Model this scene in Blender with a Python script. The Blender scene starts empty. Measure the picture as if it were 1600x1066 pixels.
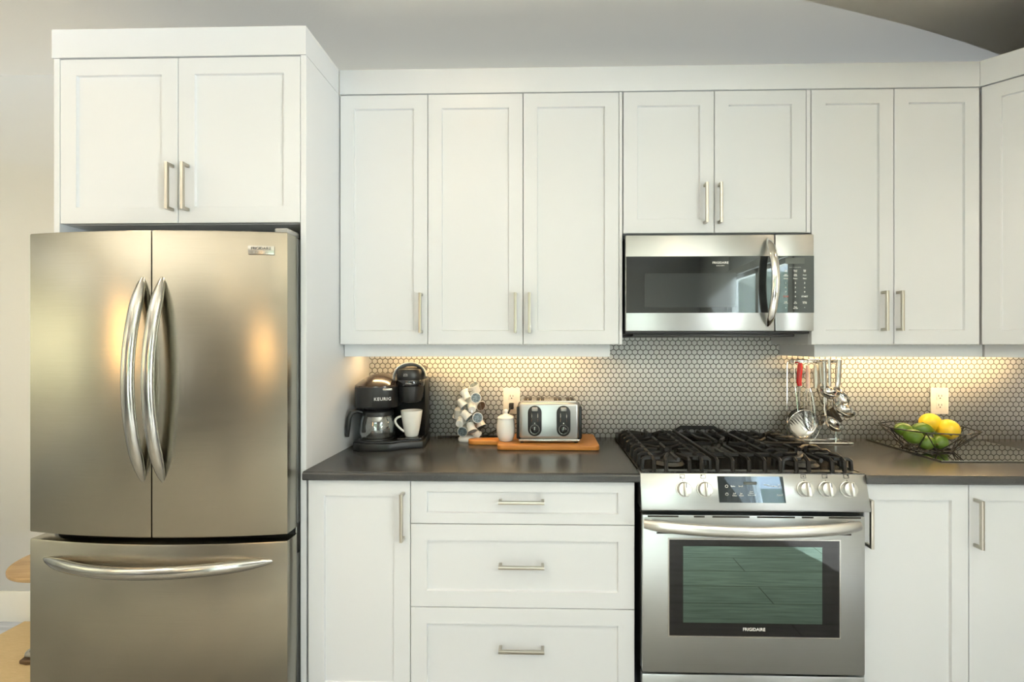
import bpy, bmesh, math, random
from mathutils import Vector, Matrix, Euler
random.seed(7)
PI = math.pi
S = bpy.context.scene
COL = S.collection

# ------------------------------------------------------------------ camera
F, CX, HZ, H = 748.0, 832.0, 538.0, 1.358          # focal length in pixels, principal point, camera height
YAW = math.atan(0.024)
cam_d = bpy.data.cameras.new('camera'); cam = bpy.data.objects.new('camera', cam_d); COL.objects.link(cam)
cam.location = (0, 0, H); cam.rotation_euler = (PI/2, 0, YAW)
cam_d.sensor_fit = 'HORIZONTAL'; cam_d.sensor_width = 36.0; cam_d.lens = F/1600*36
cam_d.shift_x = -(CX-800)/1600; cam_d.shift_y = (HZ-533)/1600
cam_d.clip_start = 0.02
S.camera = cam
_c, _s = math.cos(YAW), math.sin(YAW)
def pt(px, py, Y):
    """world point at depth Y that shows at a photo pixel (used to measure sizes off the photo)"""
    u = (px-CX)/F
    t = Y/(_s*u+_c)
    return Vector((t*(_c*u-_s), Y, H-(py-HZ)/F*t))
def X_(px, Y): return pt(px, HZ, Y).x
def Z_(px, py, Y): return pt(px, py, Y).z

# ------------------------------------------------------------------ colour management, world, daylight
S.view_settings.view_transform = 'Standard'
try: S.view_settings.look = 'None'
except Exception: pass
S.view_settings.gamma = 1.0
S.view_settings.use_curve_mapping = False
S.view_settings.exposure = 0.83
try:
    S.cycles.use_denoising = True
    S.cycles.denoiser = 'OPENIMAGEDENOISE'
    S.cycles.max_bounces = 10
    S.cycles.diffuse_bounces = 5
    S.cycles.glossy_bounces = 5
    S.cycles.transparent_max_bounces = 16
    S.cycles.sample_clamp_indirect = 6.0
    S.cycles.caustics_reflective = False
    S.cycles.caustics_refractive = False
except Exception: pass

w = bpy.data.worlds.new('world'); S.world = w; w.use_nodes = True
nt = w.node_tree; nt.nodes.clear()
out = nt.nodes.new('ShaderNodeOutputWorld'); bg = nt.nodes.new('ShaderNodeBackground')
sky = nt.nodes.new('ShaderNodeTexSky'); sky.sky_type = 'NISHITA'
sky.sun_disc = False; sky.sun_elevation = math.radians(48); sky.sun_rotation = math.radians(200); sky.air_density = 1.2; sky.dust_density = 2.5
mixw = nt.nodes.new('ShaderNodeMix'); mixw.data_type = 'RGBA'; mixw.inputs[0].default_value = 0.75
mixw.inputs[7].default_value = (4.6, 5.15, 6.1, 1)
nt.links.new(sky.outputs[0], mixw.inputs[6]); nt.links.new(mixw.outputs[2], bg.inputs[0])
bg.inputs[1].default_value = 1.15
nt.links.new(bg.outputs[0], out.inputs[0])

def area(name, loc, target, sx, sy, power, col):
    l = bpy.data.lights.new(name, 'AREA'); l.shape = 'RECTANGLE'; l.size = sx; l.size_y = sy; l.energy = power; l.color = col
    o = bpy.data.objects.new(name, l); COL.objects.link(o); o.location = loc
    o.rotation_euler = (Vector(target)-Vector(loc)).to_track_quat('-Z', 'Z').to_euler()
    return o
sun_d = bpy.data.lights.new('sun', 'SUN'); sun_d.energy = 10; sun_d.color = (.98, .985, 1.); sun_d.angle = math.radians(.8)
sun = bpy.data.objects.new('sun', sun_d); COL.objects.link(sun); sun.location = (-3, -9, 7)
sun.rotation_euler = Vector((.29, 1., -.54)).to_track_quat('-Z', 'Y').to_euler()      # low sun through the patio door, falling on the floor
# room extents
WALL, XR, XL, YF, CEIL = 2.29, 2.34, -4.4, -3.4, 2.68
# area lamps outside the glazing, standing in for daylight and added bounce
area('daylight_patio_door', (-0.33, YF-0.25, 1.25), (0.3, 2.0, 1.5), 1.5, 2.1, 5, (0.88, 0.97, 1.0))
area('patio_bounce_fill', (-0.33, YF-1.3, -0.05), (0.2, 1.2, 2.6), 4.4, 2.4, 70, (0.95, 0.985, 1.0))      # added fill aimed up at the ceiling; there is no paving
area('daylight_right_window', (XR+0.25, -1.55, 1.6), (-1.5, 0.9, 1.4), 1.5, 1.3, 8, (0.90, 0.975, 1.0))
area('right_bounce_fill', (XR+0.9, -1.55, 0.45), (-0.6, 0.6, 2.6), 2.0, 1.2, 700, (0.95, 0.985, 1.0))  # added fill from below, lifting the ceiling and right-hand cabinets
area('left_blind_fill', (XL-0.3, 0.3, 1.5), (0.0, 0.3, 1.4), 2.0, 1.5, 55, (1.0, .98, .93))  # added lamp that lights the blind and the left wall

# ------------------------------------------------------------------ materials
MATS = {}
def new_mat(name):
    m = bpy.data.materials.new(name); m.use_nodes = True
    n = m.node_tree.nodes; n.clear()
    o = n.new('ShaderNodeOutputMaterial'); MATS[name] = m
    return m, n, m.node_tree.links, o
def srgb(r, g, b):
    f = lambda c: (c/255/12.92) if c/255 <= .04045 else ((c/255+.055)/1.055)**2.4
    return (f(r), f(g), f(b), 1)
def pbr(name, col, rough=.5, metal=0., spec=.5, coat=0., noise=None, bump=None, aniso=0., emit=None, trans=0., sub=0.):
    """principled material; noise=(scale, amount, second colour, stretch); bump=(scale, strength, stretch)"""
    m, n, l, o = new_mat(name)
    p = n.new('ShaderNodeBsdfPrincipled'); l.new(p.outputs[0], o.inputs[0])
    p.inputs['Base Color'].default_value = col; p.inputs['Roughness'].default_value = rough
    p.inputs['Metallic'].default_value = metal; p.inputs['Specular IOR Level'].default_value = spec
    p.inputs['Coat Weight'].default_value = coat; p.inputs['Coat Roughness'].default_value = .08
    p.inputs['Transmission Weight'].default_value = trans
    if sub: p.inputs['Subsurface Weight'].default_value = sub; p.inputs['Subsurface Scale'].default_value = .01
    if emit: p.inputs['Emission Color'].default_value = emit[0]; p.inputs['Emission Strength'].default_value = emit[1]
    tc = n.new('ShaderNodeTexCoord')
    if noise:
        sc, amt, col2, st = noise
        mp = n.new('ShaderNodeMapping'); mp.inputs['Scale'].default_value = st; l.new(tc.outputs['Object'], mp.inputs[0])
        t = n.new('ShaderNodeTexNoise'); t.inputs['Scale'].default_value = sc; t.inputs['Detail'].default_value = 5; l.new(mp.outputs[0], t.inputs['Vector'])
        r = n.new('ShaderNodeValToRGB'); r.color_ramp.elements[0].position = .5-.5*amt; r.color_ramp.elements[1].position = .5+.5*amt
        r.color_ramp.elements[0].color = col; r.color_ramp.elements[1].color = col2
        l.new(t.outputs[0], r.inputs[0]); l.new(r.outputs[0], p.inputs['Base Color'])
    if bump:
        sc, stg, st = bump
        mp = n.new('ShaderNodeMapping'); mp.inputs['Scale'].default_value = st; l.new(tc.outputs['Object'], mp.inputs[0])
        t = n.new('ShaderNodeTexNoise'); t.inputs['Scale'].default_value = sc; t.inputs['Detail'].default_value = 3; l.new(mp.outputs[0], t.inputs['Vector'])
        b = n.new('ShaderNodeBump'); b.inputs['Strength'].default_value = stg; b.inputs['Distance'].default_value = .002
        l.new(t.outputs[0], b.inputs['Height']); l.new(b.outputs[0], p.inputs['Normal'])
    if aniso:
        p.inputs['Anisotropic'].default_value = aniso; p.inputs['Anisotropic Rotation'].default_value = .25
        tg = n.new('ShaderNodeTangent'); tg.direction_type = 'RADIAL'; tg.axis = 'Z'
        l.new(tg.outputs[0], p.inputs['Tangent'])
    return m
def translucent(name, col):
    m, n, l, o = new_mat(name)
    d = n.new('ShaderNodeBsdfDiffuse'); d.inputs[0].default_value = col
    t = n.new('ShaderNodeBsdfTranslucent'); t.inputs[0].default_value = col
    mx = n.new('ShaderNodeMixShader'); mx.inputs[0].default_value = .45; l.new(d.outputs[0], mx.inputs[1]); l.new(t.outputs[0], mx.inputs[2]); l.new(mx.outputs[0], o.inputs[0])
    return m
def thin_glass(name, tint=(1, 1, 1, 1), gloss=.12, rough=.02, edge=.6):
    m, n, l, o = new_mat(name)
    tr = n.new('ShaderNodeBsdfTransparent'); tr.inputs[0].default_value = tint
    gl = n.new('ShaderNodeBsdfGlossy'); gl.inputs['Roughness'].default_value = rough; gl.inputs[0].default_value = (1, 1, 1, 1)
    lw = n.new('ShaderNodeLayerWeight'); lw.inputs[0].default_value = .35
    mr = n.new('ShaderNodeMapRange'); mr.inputs[3].default_value = gloss; mr.inputs[4].default_value = edge; l.new(lw.outputs['Facing'], mr.inputs[0])
    mx = n.new('ShaderNodeMixShader'); l.new(mr.outputs[0], mx.inputs[0]); l.new(tr.outputs[0], mx.inputs[1]); l.new(gl.outputs[0], mx.inputs[2])
    l.new(mx.outputs[0], o.inputs[0])
    return m
def mirror_glass(name, base, tint, amount, rough=.015):
    """opaque dark glass with a coated, tinted reflection"""
    m, n, l, o = new_mat(name)
    d = n.new('ShaderNodeBsdfDiffuse'); d.inputs[0].default_value = base
    g = n.new('ShaderNodeBsdfGlossy'); g.inputs[0].default_value = tint; g.inputs['Roughness'].default_value = rough
    lw = n.new('ShaderNodeLayerWeight'); lw.inputs[0].default_value = .3
    mr = n.new('ShaderNodeMapRange'); mr.inputs[3].default_value = amount; mr.inputs[4].default_value = .95; l.new(lw.outputs['Fresnel'], mr.inputs[0])
    mx = n.new('ShaderNodeMixShader'); l.new(mr.outputs[0], mx.inputs[0]); l.new(d.outputs[0], mx.inputs[1]); l.new(g.outputs[0], mx.inputs[2])
    l.new(mx.outputs[0], o.inputs[0])
    return m

CABW = pbr('cabinet_white', (.65, .67, .70, 1), .38, spec=.45, bump=(55, .04, (1, 1, 1)))
WALLM = pbr('wall_paint', (.87, .865, .83, 1), .75, bump=(220, .06, (1, 1, 1)))
CEILM = pbr('ceiling_paint', (.86, .80, .68, 1), .85, bump=(90, .12, (1, 1, 1)))
TRIMW = pbr('trim_white', (.80, .79, .74, 1), .4)
TAUPE = pbr('taupe_paint', (.50, .475, .44, 1), .8, bump=(220, .05, (1, 1, 1)))
STEEL = pbr('brushed_steel', (.37, .345, .285, 1), .22, 1., aniso=.75, noise=(6, .9, (.43, .405, .34, 1), (1.2, 1.2, 160)), bump=(9, .035, (1, 1, 240)))
STEELR = pbr('range_steel', (.47, .485, .485, 1), .32, 1., aniso=.5, noise=(6, .9, (.52, .535, .535, 1), (1.2, 1.2, 160)))
SIDEG = pbr('fridge_side_grey', (.30, .31, .30, 1), .45, .3)
POLISH = pbr('polished_steel', (.70, .69, .66, 1), .3, 1.)
HANDLE = pbr('fridge_handle_steel', (.44, .435, .41, 1), .15, 1., noise=(5, .8, (.50, .495, .47, 1), (40, 40, 1.5)))
NICKEL = pbr('satin_nickel', (.50, .47, .41, 1), .3, 1.)
CHROME = pbr('chrome', (.82, .81, .78, 1), .08, 1.)
UTST = pbr('utensil_steel', (.55, .54, .52, 1), .14, 1.)
IRON = pbr('cast_iron', (.010, .010, .010, 1), .36)
BLKP = pbr('black_plastic', (.010, .0105, .011, 1), .38, bump=(260, .05, (1, 1, 1)))
BLKG = pbr('black_gloss', (.010, .010, .011, 1), .06, coat=.5)
BRONZE = pbr('bronze_gloss_lid', (.055, .034, .022, 1), .22, coat=.6)
RUBBER = pbr('black_rubber', (.015, .015, .015, 1), .7)
GREYP = pbr('grey_plastic', (.35, .35, .34, 1), .4)
SILVP = pbr('silver_trim', (.50, .49, .46, 1), .25, .9)
CERAM = pbr('white_ceramic', (.80, .79, .76, 1), .12, coat=.4)
PLATE = pbr('outlet_plastic', (.80, .77, .71, 1), .35)
SLOT = pbr('outlet_slot_dark', (.03, .025, .02, 1), .6)
COOK = pbr('cooktop_enamel', (.02, .02, .02, 1), .15, coat=.3)
BURN = pbr('burner_cap', (.03, .03, .03, 1), .5)
ALU = pbr('burner_aluminium', (.13, .13, .125, 1), .4, .8)
REDP = pbr('red_handle', (.62, .012, .012, 1), .25, coat=.3)
PINKP = pbr('pale_pink_handle', (.72, .56, .50, 1), .4)
LEMON = pbr('lemon_peel', (.90, .56, .015, 1), .38, noise=(9, .8, (.93, .66, .04, 1), (1, 1, 1)), bump=(150, .25, (1, 1, 1)), sub=.1)
LIME = pbr('lime_peel', (.026, .095, .010, 1), .28, noise=(11, .7, (.17, .28, .03, 1), (1, 1, 1)), bump=(160, .2, (1, 1, 1)))
PODW = pbr('pod_plastic', (.80, .79, .77, 1), .35)
PODF = pbr('pod_foil', (.03, .05, .07, 1), .4, .1, noise=(160, .3, (.20, .27, .32, 1), (1, 1, 1)))
PODB = pbr('pod_foil_brown', (.10, .06, .04, 1), .35, .2)
WHITEINK = pbr('white_ink', (.82, .82, .80, 1), .5)
GREYINK = pbr('grey_ink', (.40, .40, .38, 1), .5)
REDINK = pbr('red_ink', (.5, .09, .07, 1), .5)
SATIN = pbr('satin_silver', (.42, .42, .40, 1), .35, .5)
DARKINK = pbr('dark_ink', (.04, .04, .04, 1), .5)
LCD = pbr('lcd_dim', (.075, .085, .075, 1), .2)
OVENB = mirror_glass('oven_black_border', (.006, .006, .007, 1), (.7, .7, .7, 1), .03, .05)
OVENG = mirror_glass('oven_window_glass', (.012, .02, .017, 1), (.36, .53, .46, 1), .32)
MWG = mirror_glass('microwave_glass', (.020, .022, .023, 1), (.72, .80, .82, 1), .055)
DISPG = mirror_glass('range_display', (.015, .017, .018, 1), (.65, .80, .92, 1), .045)
MWS = mirror_glass('microwave_screen', (.040, .045, .047, 1), (.72, .80, .82, 1), .055, .06)
BOARDG = mirror_glass('black_glass_board', (.01, .01, .01, 1), (.92, .92, .86, 1), .72, .004)
GLASS = thin_glass('window_glass', (.96, .98, .97, 1), .05, .0, .4)
JARG = thin_glass('jar_glass', (.985, .995, .99, 1), .03, .03, .5)
THICKG = thin_glass('jar_foot_glass', (.84, .90, .86, 1), .22, .05, .7)
CARG = thin_glass('carafe_glass', (.80, .82, .82, 1), .12, .02, .7)
THICKG = None
SOLE = pbr('brown_sole', (.10, .055, .025, 1), .6)
SHOEG = pbr('grey_shoe_cloth', (.16, .17, .16, 1), .7, noise=(35, .5, (.42, .42, .38, 1), (1, 1, 1)))
RUGM = pbr('tan_rug_weave', (.56, .41, .21, 1), .9, noise=(7, .8, (.70, .54, .31, 1), (3, 30, 1)), bump=(10, .6, (6, 60, 1)))
GRASS = pbr('lawn', (.07, .16, .035, 1), .9, noise=(6, .8, (.13, .25, .06, 1), (1, 1, 1)))
LEAF = pbr('hedge_leaves', (.03, .10, .02, 1), .8, noise=(9, .6, (.12, .24, .06, 1), (1, 1, 1)), bump=(25, 1., (1, 1, 1)))
WARMLED = pbr('warm_led', (.9, .8, .6, 1), .5, emit=((1., .70, .36, 1), 3.5))
DOWNL = pbr('downlight_lens', (.9, .85, .75, 1), .5, emit=((1., .74, .44, 1), 30.))

BLINDM = translucent('blind_cloth', (.80, .77, .66, 1))
def wood_mat(name, c1, c2, stretch, scale=3.0, rough=.35, coat=.0):
    m, n, l, o = new_mat(name)
    p = n.new('ShaderNodeBsdfPrincipled'); l.new(p.outputs[0], o.inputs[0]); p.inputs['Roughness'].default_value = rough; p.inputs['Coat Weight'].default_value = coat
    tc = n.new('ShaderNodeTexCoord'); mp = n.new('ShaderNodeMapping'); mp.inputs['Scale'].default_value = stretch; l.new(tc.outputs['Object'], mp.inputs[0])
    t = n.new('ShaderNodeTexNoise'); t.inputs['Scale'].default_value = scale; t.inputs['Detail'].default_value = 6; t.inputs['Distortion'].default_value = .8; l.new(mp.outputs[0], t.inputs['Vector'])
    r = n.new('ShaderNodeValToRGB'); r.color_ramp.elements[0].position = .3; r.color_ramp.elements[1].position = .72
    r.color_ramp.elements[0].color = c1; r.color_ramp.elements[1].color = c2
    l.new(t.outputs[0], r.inputs[0]); l.new(r.outputs[0], p.inputs['Base Color'])
    return m
TABLEW = wood_mat('table_oak', (.33, .20, .085, 1), (.56, .39, .20, 1), (2, 14, 14), 2.2, .4)
BOARDW = wood_mat('cutting_board_wood', (.46, .17, .03, 1), (.58, .25, .055, 1), (3, 26, 26), 2.0, .38)

def counter_mat():
    m, n, l, o = new_mat('charcoal_laminate')
    p = n.new('ShaderNodeBsdfPrincipled'); l.new(p.outputs[0], o.inputs[0])
    p.inputs['Roughness'].default_value = .24; p.inputs['Specular IOR Level'].default_value = .5
    tc = n.new('ShaderNodeTexCoord')
    t = n.new('ShaderNodeTexNoise'); t.inputs['Scale'].default_value = 7; t.inputs['Detail'].default_value = 5; t.inputs['Roughness'].default_value = .65; l.new(tc.outputs['Object'], t.inputs['Vector'])
    r = n.new('ShaderNodeValToRGB'); e = r.color_ramp.elements
    e[0].position = .25; e[0].color = (.033, .035, .037, 1); e[1].position = .75; e[1].color = (.056, .057, .058, 1)
    t2 = n.new('ShaderNodeTexNoise'); t2.inputs['Scale'].default_value = 240; t2.inputs['Detail'].default_value = 2; l.new(tc.outputs['Object'], t2.inputs['Vector'])
    r2 = n.new('ShaderNodeValToRGB'); r2.color_ramp.elements[0].position = .62; r2.color_ramp.elements[1].position = .78
    r2.color_ramp.elements[0].color = (0, 0, 0, 1); r2.color_ramp.elements[1].color = (.03, .03, .03, 1); l.new(t2.outputs[0], r2.inputs[0])
    ad = n.new('ShaderNodeMix'); ad.data_type = 'RGBA'; ad.blend_type = 'ADD'; ad.inputs[0].default_value = 1
    l.new(t.outputs[0], r.inputs[0]); l.new(r.outputs[0], ad.inputs[6]); l.new(r2.outputs[0], ad.inputs[7]); l.new(ad.outputs[2], p.inputs['Base Color'])
    return m
COUNTER = counter_mat()

def hex_mat():
    """one-inch white hexagon mosaic with dark grout, in world x / z"""
    m, n, l, o = new_mat('hexagon_mosaic')
    p = n.new('ShaderNodeBsdfPrincipled'); l.new(p.outputs[0], o.inputs[0])
    tc = n.new('ShaderNodeTexCoord'); sp = n.new('ShaderNodeSeparateXYZ'); l.new(tc.outputs['Object'], sp.inputs[0])
    def M(op, a, b=None):
        k = n.new('ShaderNodeMath'); k.operation = op
        for i, v in enumerate((a, b)):
            if v is None: continue
            if isinstance(v, (int, float)): k.inputs[i].default_value = v
            else: l.new(v, k.inputs[i])
        return k.outputs[0]
    P = .0254
    x = M('DIVIDE', sp.outputs[0], P); z = M('DIVIDE', sp.outputs[2], P)
    r3 = math.sqrt(3)
    ax = M('SUBTRACT', M('FLOORED_MODULO', x, 1.), .5); az = M('SUBTRACT', M('FLOORED_MODULO', z, r3), r3/2)
    bx = M('SUBTRACT', M('FLOORED_MODULO', M('SUBTRACT', x, .5), 1.), .5); bz = M('SUBTRACT', M('FLOORED_MODULO', M('SUBTRACT', z, r3/2), r3), r3/2)
    da = M('ADD', M('MULTIPLY', ax, ax), M('MULTIPLY', az, az)); db = M('ADD', M('MULTIPLY', bx, bx), M('MULTIPLY', bz, bz))
    def hexd(u, v):
        u = M('ABSOLUTE', u); v = M('ABSOLUTE', v)
        return M('MAXIMUM', u, M('ADD', M('MULTIPLY', u, .5), M('MULTIPLY', v, r3/2)))
    d = M('MINIMUM', hexd(ax, az), hexd(bx, bz))
    mr = n.new('ShaderNodeMapRange'); mr.interpolation_type = 'SMOOTHSTEP'
    mr.inputs[1].default_value = .415; mr.inputs[2].default_value = .445; mr.inputs[3].default_value = 1; mr.inputs[4].default_value = 0; l.new(d, mr.inputs[0])
    mx = n.new('ShaderNodeMix'); mx.data_type = 'RGBA'; mx.inputs[6].default_value = (.13, .135, .125, 1); mx.inputs[7].default_value = (.90, .90, .88, 1)
    l.new(mr.outputs[0], mx.inputs[0]); l.new(mx.outputs[2], p.inputs['Base Color'])
    rr = n.new('ShaderNodeMapRange'); rr.inputs[3].default_value = .85; rr.inputs[4].default_value = .22; l.new(mr.outputs[0], rr.inputs[0]); l.new(rr.outputs[0], p.inputs['Roughness'])
    b = n.new('ShaderNodeBump'); b.inputs['Strength'].default_value = .35; b.inputs['Distance'].default_value = .0015; l.new(mr.outputs[0], b.inputs['Height']); l.new(b.outputs[0], p.inputs['Normal'])
    return m
HEX = hex_mat()

def floor_mat():
    m, n, l, o = new_mat('grey_plank_floor')
    p = n.new('ShaderNodeBsdfPrincipled'); l.new(p.outputs[0], o.inputs[0]); p.inputs['Roughness'].default_value = .38
    tc = n.new('ShaderNodeTexCoord')
    br = n.new('ShaderNodeTexBrick'); br.inputs['Scale'].default_value = 1; br.inputs['Brick Width'].default_value = 1.2; br.inputs['Row Height'].default_value = .18; br.inputs['Mortar Size'].default_value = .003
    br.inputs['Color1'].default_value = (.52, .51, .49, 1); br.inputs['Color2'].default_value = (.64, .63, .60, 1); br.inputs['Mortar'].default_value = (.12, .105, .09, 1)
    l.new(tc.outputs['Object'], br.inputs['Vector'])
    mp = n.new('ShaderNodeMapping'); mp.inputs['Scale'].default_value = (1.5, 18, 1); l.new(tc.outputs['Object'], mp.inputs[0])
    t = n.new('ShaderNodeTexNoise'); t.inputs['Scale'].default_value = 3; t.inputs['Detail'].default_value = 6; l.new(mp.outputs[0], t.inputs['Vector'])
    mr = n.new('ShaderNodeMapRange'); mr.inputs[1].default_value = .3; mr.inputs[2].default_value = .7; mr.inputs[3].default_value = .65; mr.inputs[4].default_value = 1.25; l.new(t.outputs[0], mr.inputs[0])
    mx = n.new('ShaderNodeMix'); mx.data_type = 'RGBA'; mx.blend_type = 'MULTIPLY'; mx.inputs[0].default_value = 1
    l.new(br.outputs[0], mx.inputs[6]); l.new(mr.outputs[0], mx.inputs[7]); l.new(mx.outputs[2], p.inputs['Base Color'])
    return m
FLOORM = floor_mat()

# ------------------------------------------------------------------ mesh helpers
class MB:
    def __init__(s): s.bm = bmesh.new()
    def box(s, x0, x1, y0, y1, z0, z1, bev=0., seg=2):
        x0, x1 = sorted((x0, x1)); y0, y1 = sorted((y0, y1)); z0, z1 = sorted((z0, z1))
        v = [s.bm.verts.new(c) for c in ((x0,y0,z0),(x1,y0,z0),(x1,y1,z0),(x0,y1,z0),(x0,y0,z1),(x1,y0,z1),(x1,y1,z1),(x0,y1,z1))]
        f = [s.bm.faces.new([v[i] for i in q]) for q in ((0,3,2,1),(4,5,6,7),(0,1,5,4),(1,2,6,5),(2,3,7,6),(3,0,4,7))]
        if bev: s._bev(f, bev, seg)
        return s
    def _bev(s, faces, bev, seg, verts=None):
        es = set(e for f in faces for e in f.edges)
        bmesh.ops.bevel(s.bm, geom=list(es), offset=bev, segments=seg, affect='EDGES', profile=.5, clamp_overlap=True)
    def prism(s, poly, fn, d0, d1, bev=0., seg=2):
        """poly of 2D points, fn(a, b, d) -> 3D; extruded from d0 to d1"""
        A = [s.bm.verts.new(fn(a, b, d0)) for a, b in poly]; B = [s.bm.verts.new(fn(a, b, d1)) for a, b in poly]
        n = len(poly)
        fs = [s.bm.faces.new(A[::-1]), s.bm.faces.new(B)]
        for i in range(n): fs.append(s.bm.faces.new((A[i], A[(i+1) % n], B[(i+1) % n], B[i])))
        bmesh.ops.recalc_face_normals(s.bm, faces=fs)
        if bev:
            es = set(e for f in fs[:2] for e in f.edges)
            bmesh.ops.bevel(s.bm, geom=list(es), offset=bev, segments=seg, affect='EDGES', profile=.5, clamp_overlap=True)
        return s
    def loops(s, rings, closed=True, cap0=True, cap1=True):
        R = [[s.bm.verts.new(p) for p in r] for r in rings]
        n = len(R[0]); fs = []
        for a, b in zip(R[:-1], R[1:]):
            for i in range(n if closed else n-1):
                j = (i+1) % n
                try: fs.append(s.bm.faces.new((a[i], a[j], b[j], b[i])))
                except ValueError: pass
        if cap0: fs.append(s.bm.faces.new(R[0][::-1]))
        if cap1: fs.append(s.bm.faces.new(R[-1]))
        bmesh.ops.recalc_face_normals(s.bm, faces=fs)
        return s
    def cyl(s, p0, p1, r0, r1=None, n=24, bev=0.):
        r1 = r0 if r1 is None else r1
        p0, p1 = Vector(p0), Vector(p1); L = (p1-p0).length
        q = (p1-p0).normalized().to_track_quat('Z', 'Y')
        prof = [(r0, 0), (r1, L)]
        if bev: prof = [(r0-bev, 0), (r0-.3*bev, .3*bev), (r0, bev), (r1, L-bev), (r1-.3*bev, L-.3*bev), (r1-bev, L)]
        rings = [[p0+q@Vector((r*math.cos(2*PI*i/n), r*math.sin(2*PI*i/n), z)) for i in range(n)] for r, z in prof]
        return s.loops(rings)
    def lathe(s, prof, c=(0,0,0), n=48, sx=1., sy=1., cap0=True, cap1=True):
        c = Vector(c)
        return s.loops([[c+Vector((max(r,1e-5)*sx*math.cos(2*PI*i/n), max(r,1e-5)*sy*math.sin(2*PI*i/n), z)) for i in range(n)] for r, z in prof], cap0=cap0, cap1=cap1)
    def tube(s, pts, r, n=10, closed=False, ell=None, up=None):
        """swept tube; r a number or a list; ell=(a, b) makes the section an ellipse, with its a axis along `up`"""
        P = [Vector(p) for p in pts]; m = len(P)
        R = r if isinstance(r, (list, tuple)) else [r]*m
        T = []
        for i in range(m):
            a = P[i-1] if (i > 0 or closed) else P[i]; b = P[(i+1) % m] if (i < m-1 or closed) else P[i]
            T.append((b-a).normalized())
        nrm = Vector(up) if up else T[0].orthogonal()
        rings = []
        for i in range(m):
            nrm = (Vector(up) if up else nrm); nrm = (nrm-T[i]*nrm.dot(T[i]))
            if nrm.length < 1e-6: nrm = T[i].orthogonal()
            nrm.normalize(); bi = T[i].cross(nrm)
            ea, eb = ell if ell else (1, 1)
            rings.append([P[i]+R[i]*(ea*math.cos(2*PI*k/n)*nrm+eb*math.sin(2*PI*k/n)*bi) for k in range(n)])
        if closed: rings.append(rings[0]); s.loops(rings, cap0=False, cap1=False); bmesh.ops.remove_doubles(s.bm, verts=s.bm.verts, dist=1e-7); return s
        return s.loops(rings)
    def ball(s, c, rx, ry=None, rz=None, n=20, fn=None):
        ry = rx if ry is None else ry; rz = rx if rz is None else rz; c = Vector(c)
        g = bmesh.ops.create_uvsphere(s.bm, u_segments=n, v_segments=max(8, n*2//3), radius=1)
        for v in g['verts']:
            co = v.co.copy()
            if fn: co = Vector(fn(co))
            v.co = c+Vector((co.x*rx, co.y*ry, co.z*rz))
        return s
    def xform(s, M): bmesh.ops.transform(s.bm, matrix=M, verts=s.bm.verts); return s
    def build(s, name, mat, parent=None, world=False, ang=35):
        off = Vector((0,0,0))
        if parent is not None and world:
            r = parent
            while r.parent: r = r.parent
            off = r.location
        if off.length: bmesh.ops.translate(s.bm, vec=-off, verts=s.bm.verts)
        for f in s.bm.faces: f.smooth = True
        la = math.radians(ang)
        for e in s.bm.edges:
            e.smooth = not (len(e.link_faces) == 2 and e.calc_face_angle(0) > la)
        me = bpy.data.meshes.new(name); s.bm.to_mesh(me); s.bm.free()
        me.materials.append(mat)
        o = bpy.data.objects.new(name, me); COL.objects.link(o)
        if parent is not None: o.parent = parent
        return o

def tag(o, label=None, cat=None, group=None, kind=None):
    if label: o['label'] = label
    if cat: o['category'] = cat
    if group: o['group'] = group
    if kind: o['kind'] = kind
    return o
def thing(name, label, cat, loc=(0,0,0), rz=0., group=None):
    o = bpy.data.objects.new(name, None); COL.objects.link(o); o.empty_display_size = .05
    o.location = loc; o.rotation_euler = (0, 0, rz)
    return tag(o, label, cat, group)
def copy_tree(o, parent=None):
    c = o.copy(); COL.objects.link(c)
    if parent is not None: c.parent = parent
    for ch in list(o.children): copy_tree(ch, c)
    return c
def struct(name, mb, mat, parent=None, label=None):
    o = mb.build(name, mat, parent, world=parent is not None)
    if parent is None: o['kind'] = 'structure'
    if label: o['label'] = label
    return o
def lettering(name, s, size, M, mat, parent, world=True, align='CENTER', bold=0., depth=.0003, spacing=1.):
    cu = bpy.data.curves.new(name, 'FONT'); cu.body = s; cu.size = size; cu.align_x = align; cu.align_y = 'CENTER'; cu.extrude = depth; cu.offset = bold; cu.space_character = spacing
    cu.resolution_u = 2
    tmp = bpy.data.objects.new(name, cu); COL.objects.link(tmp)
    bpy.context.view_layer.update()
    me = bpy.data.meshes.new_from_object(tmp.evaluated_get(bpy.context.evaluated_depsgraph_get()))
    bpy.data.objects.remove(tmp); bpy.data.curves.remove(cu)
    me.transform(M)
    if world:
        r = parent
        while r.parent: r = r.parent
        me.transform(Matrix.Translation(-r.location))
    me.materials.clear(); me.materials.append(mat); me.name = name
    o = bpy.data.objects.new(name, me); COL.objects.link(o); o.parent = parent
    return o
def facing(loc, tilt=0.): return Matrix.Translation(loc) @ Matrix.Rotation(PI/2-tilt, 4, 'X')   # text upright, facing -y

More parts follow.
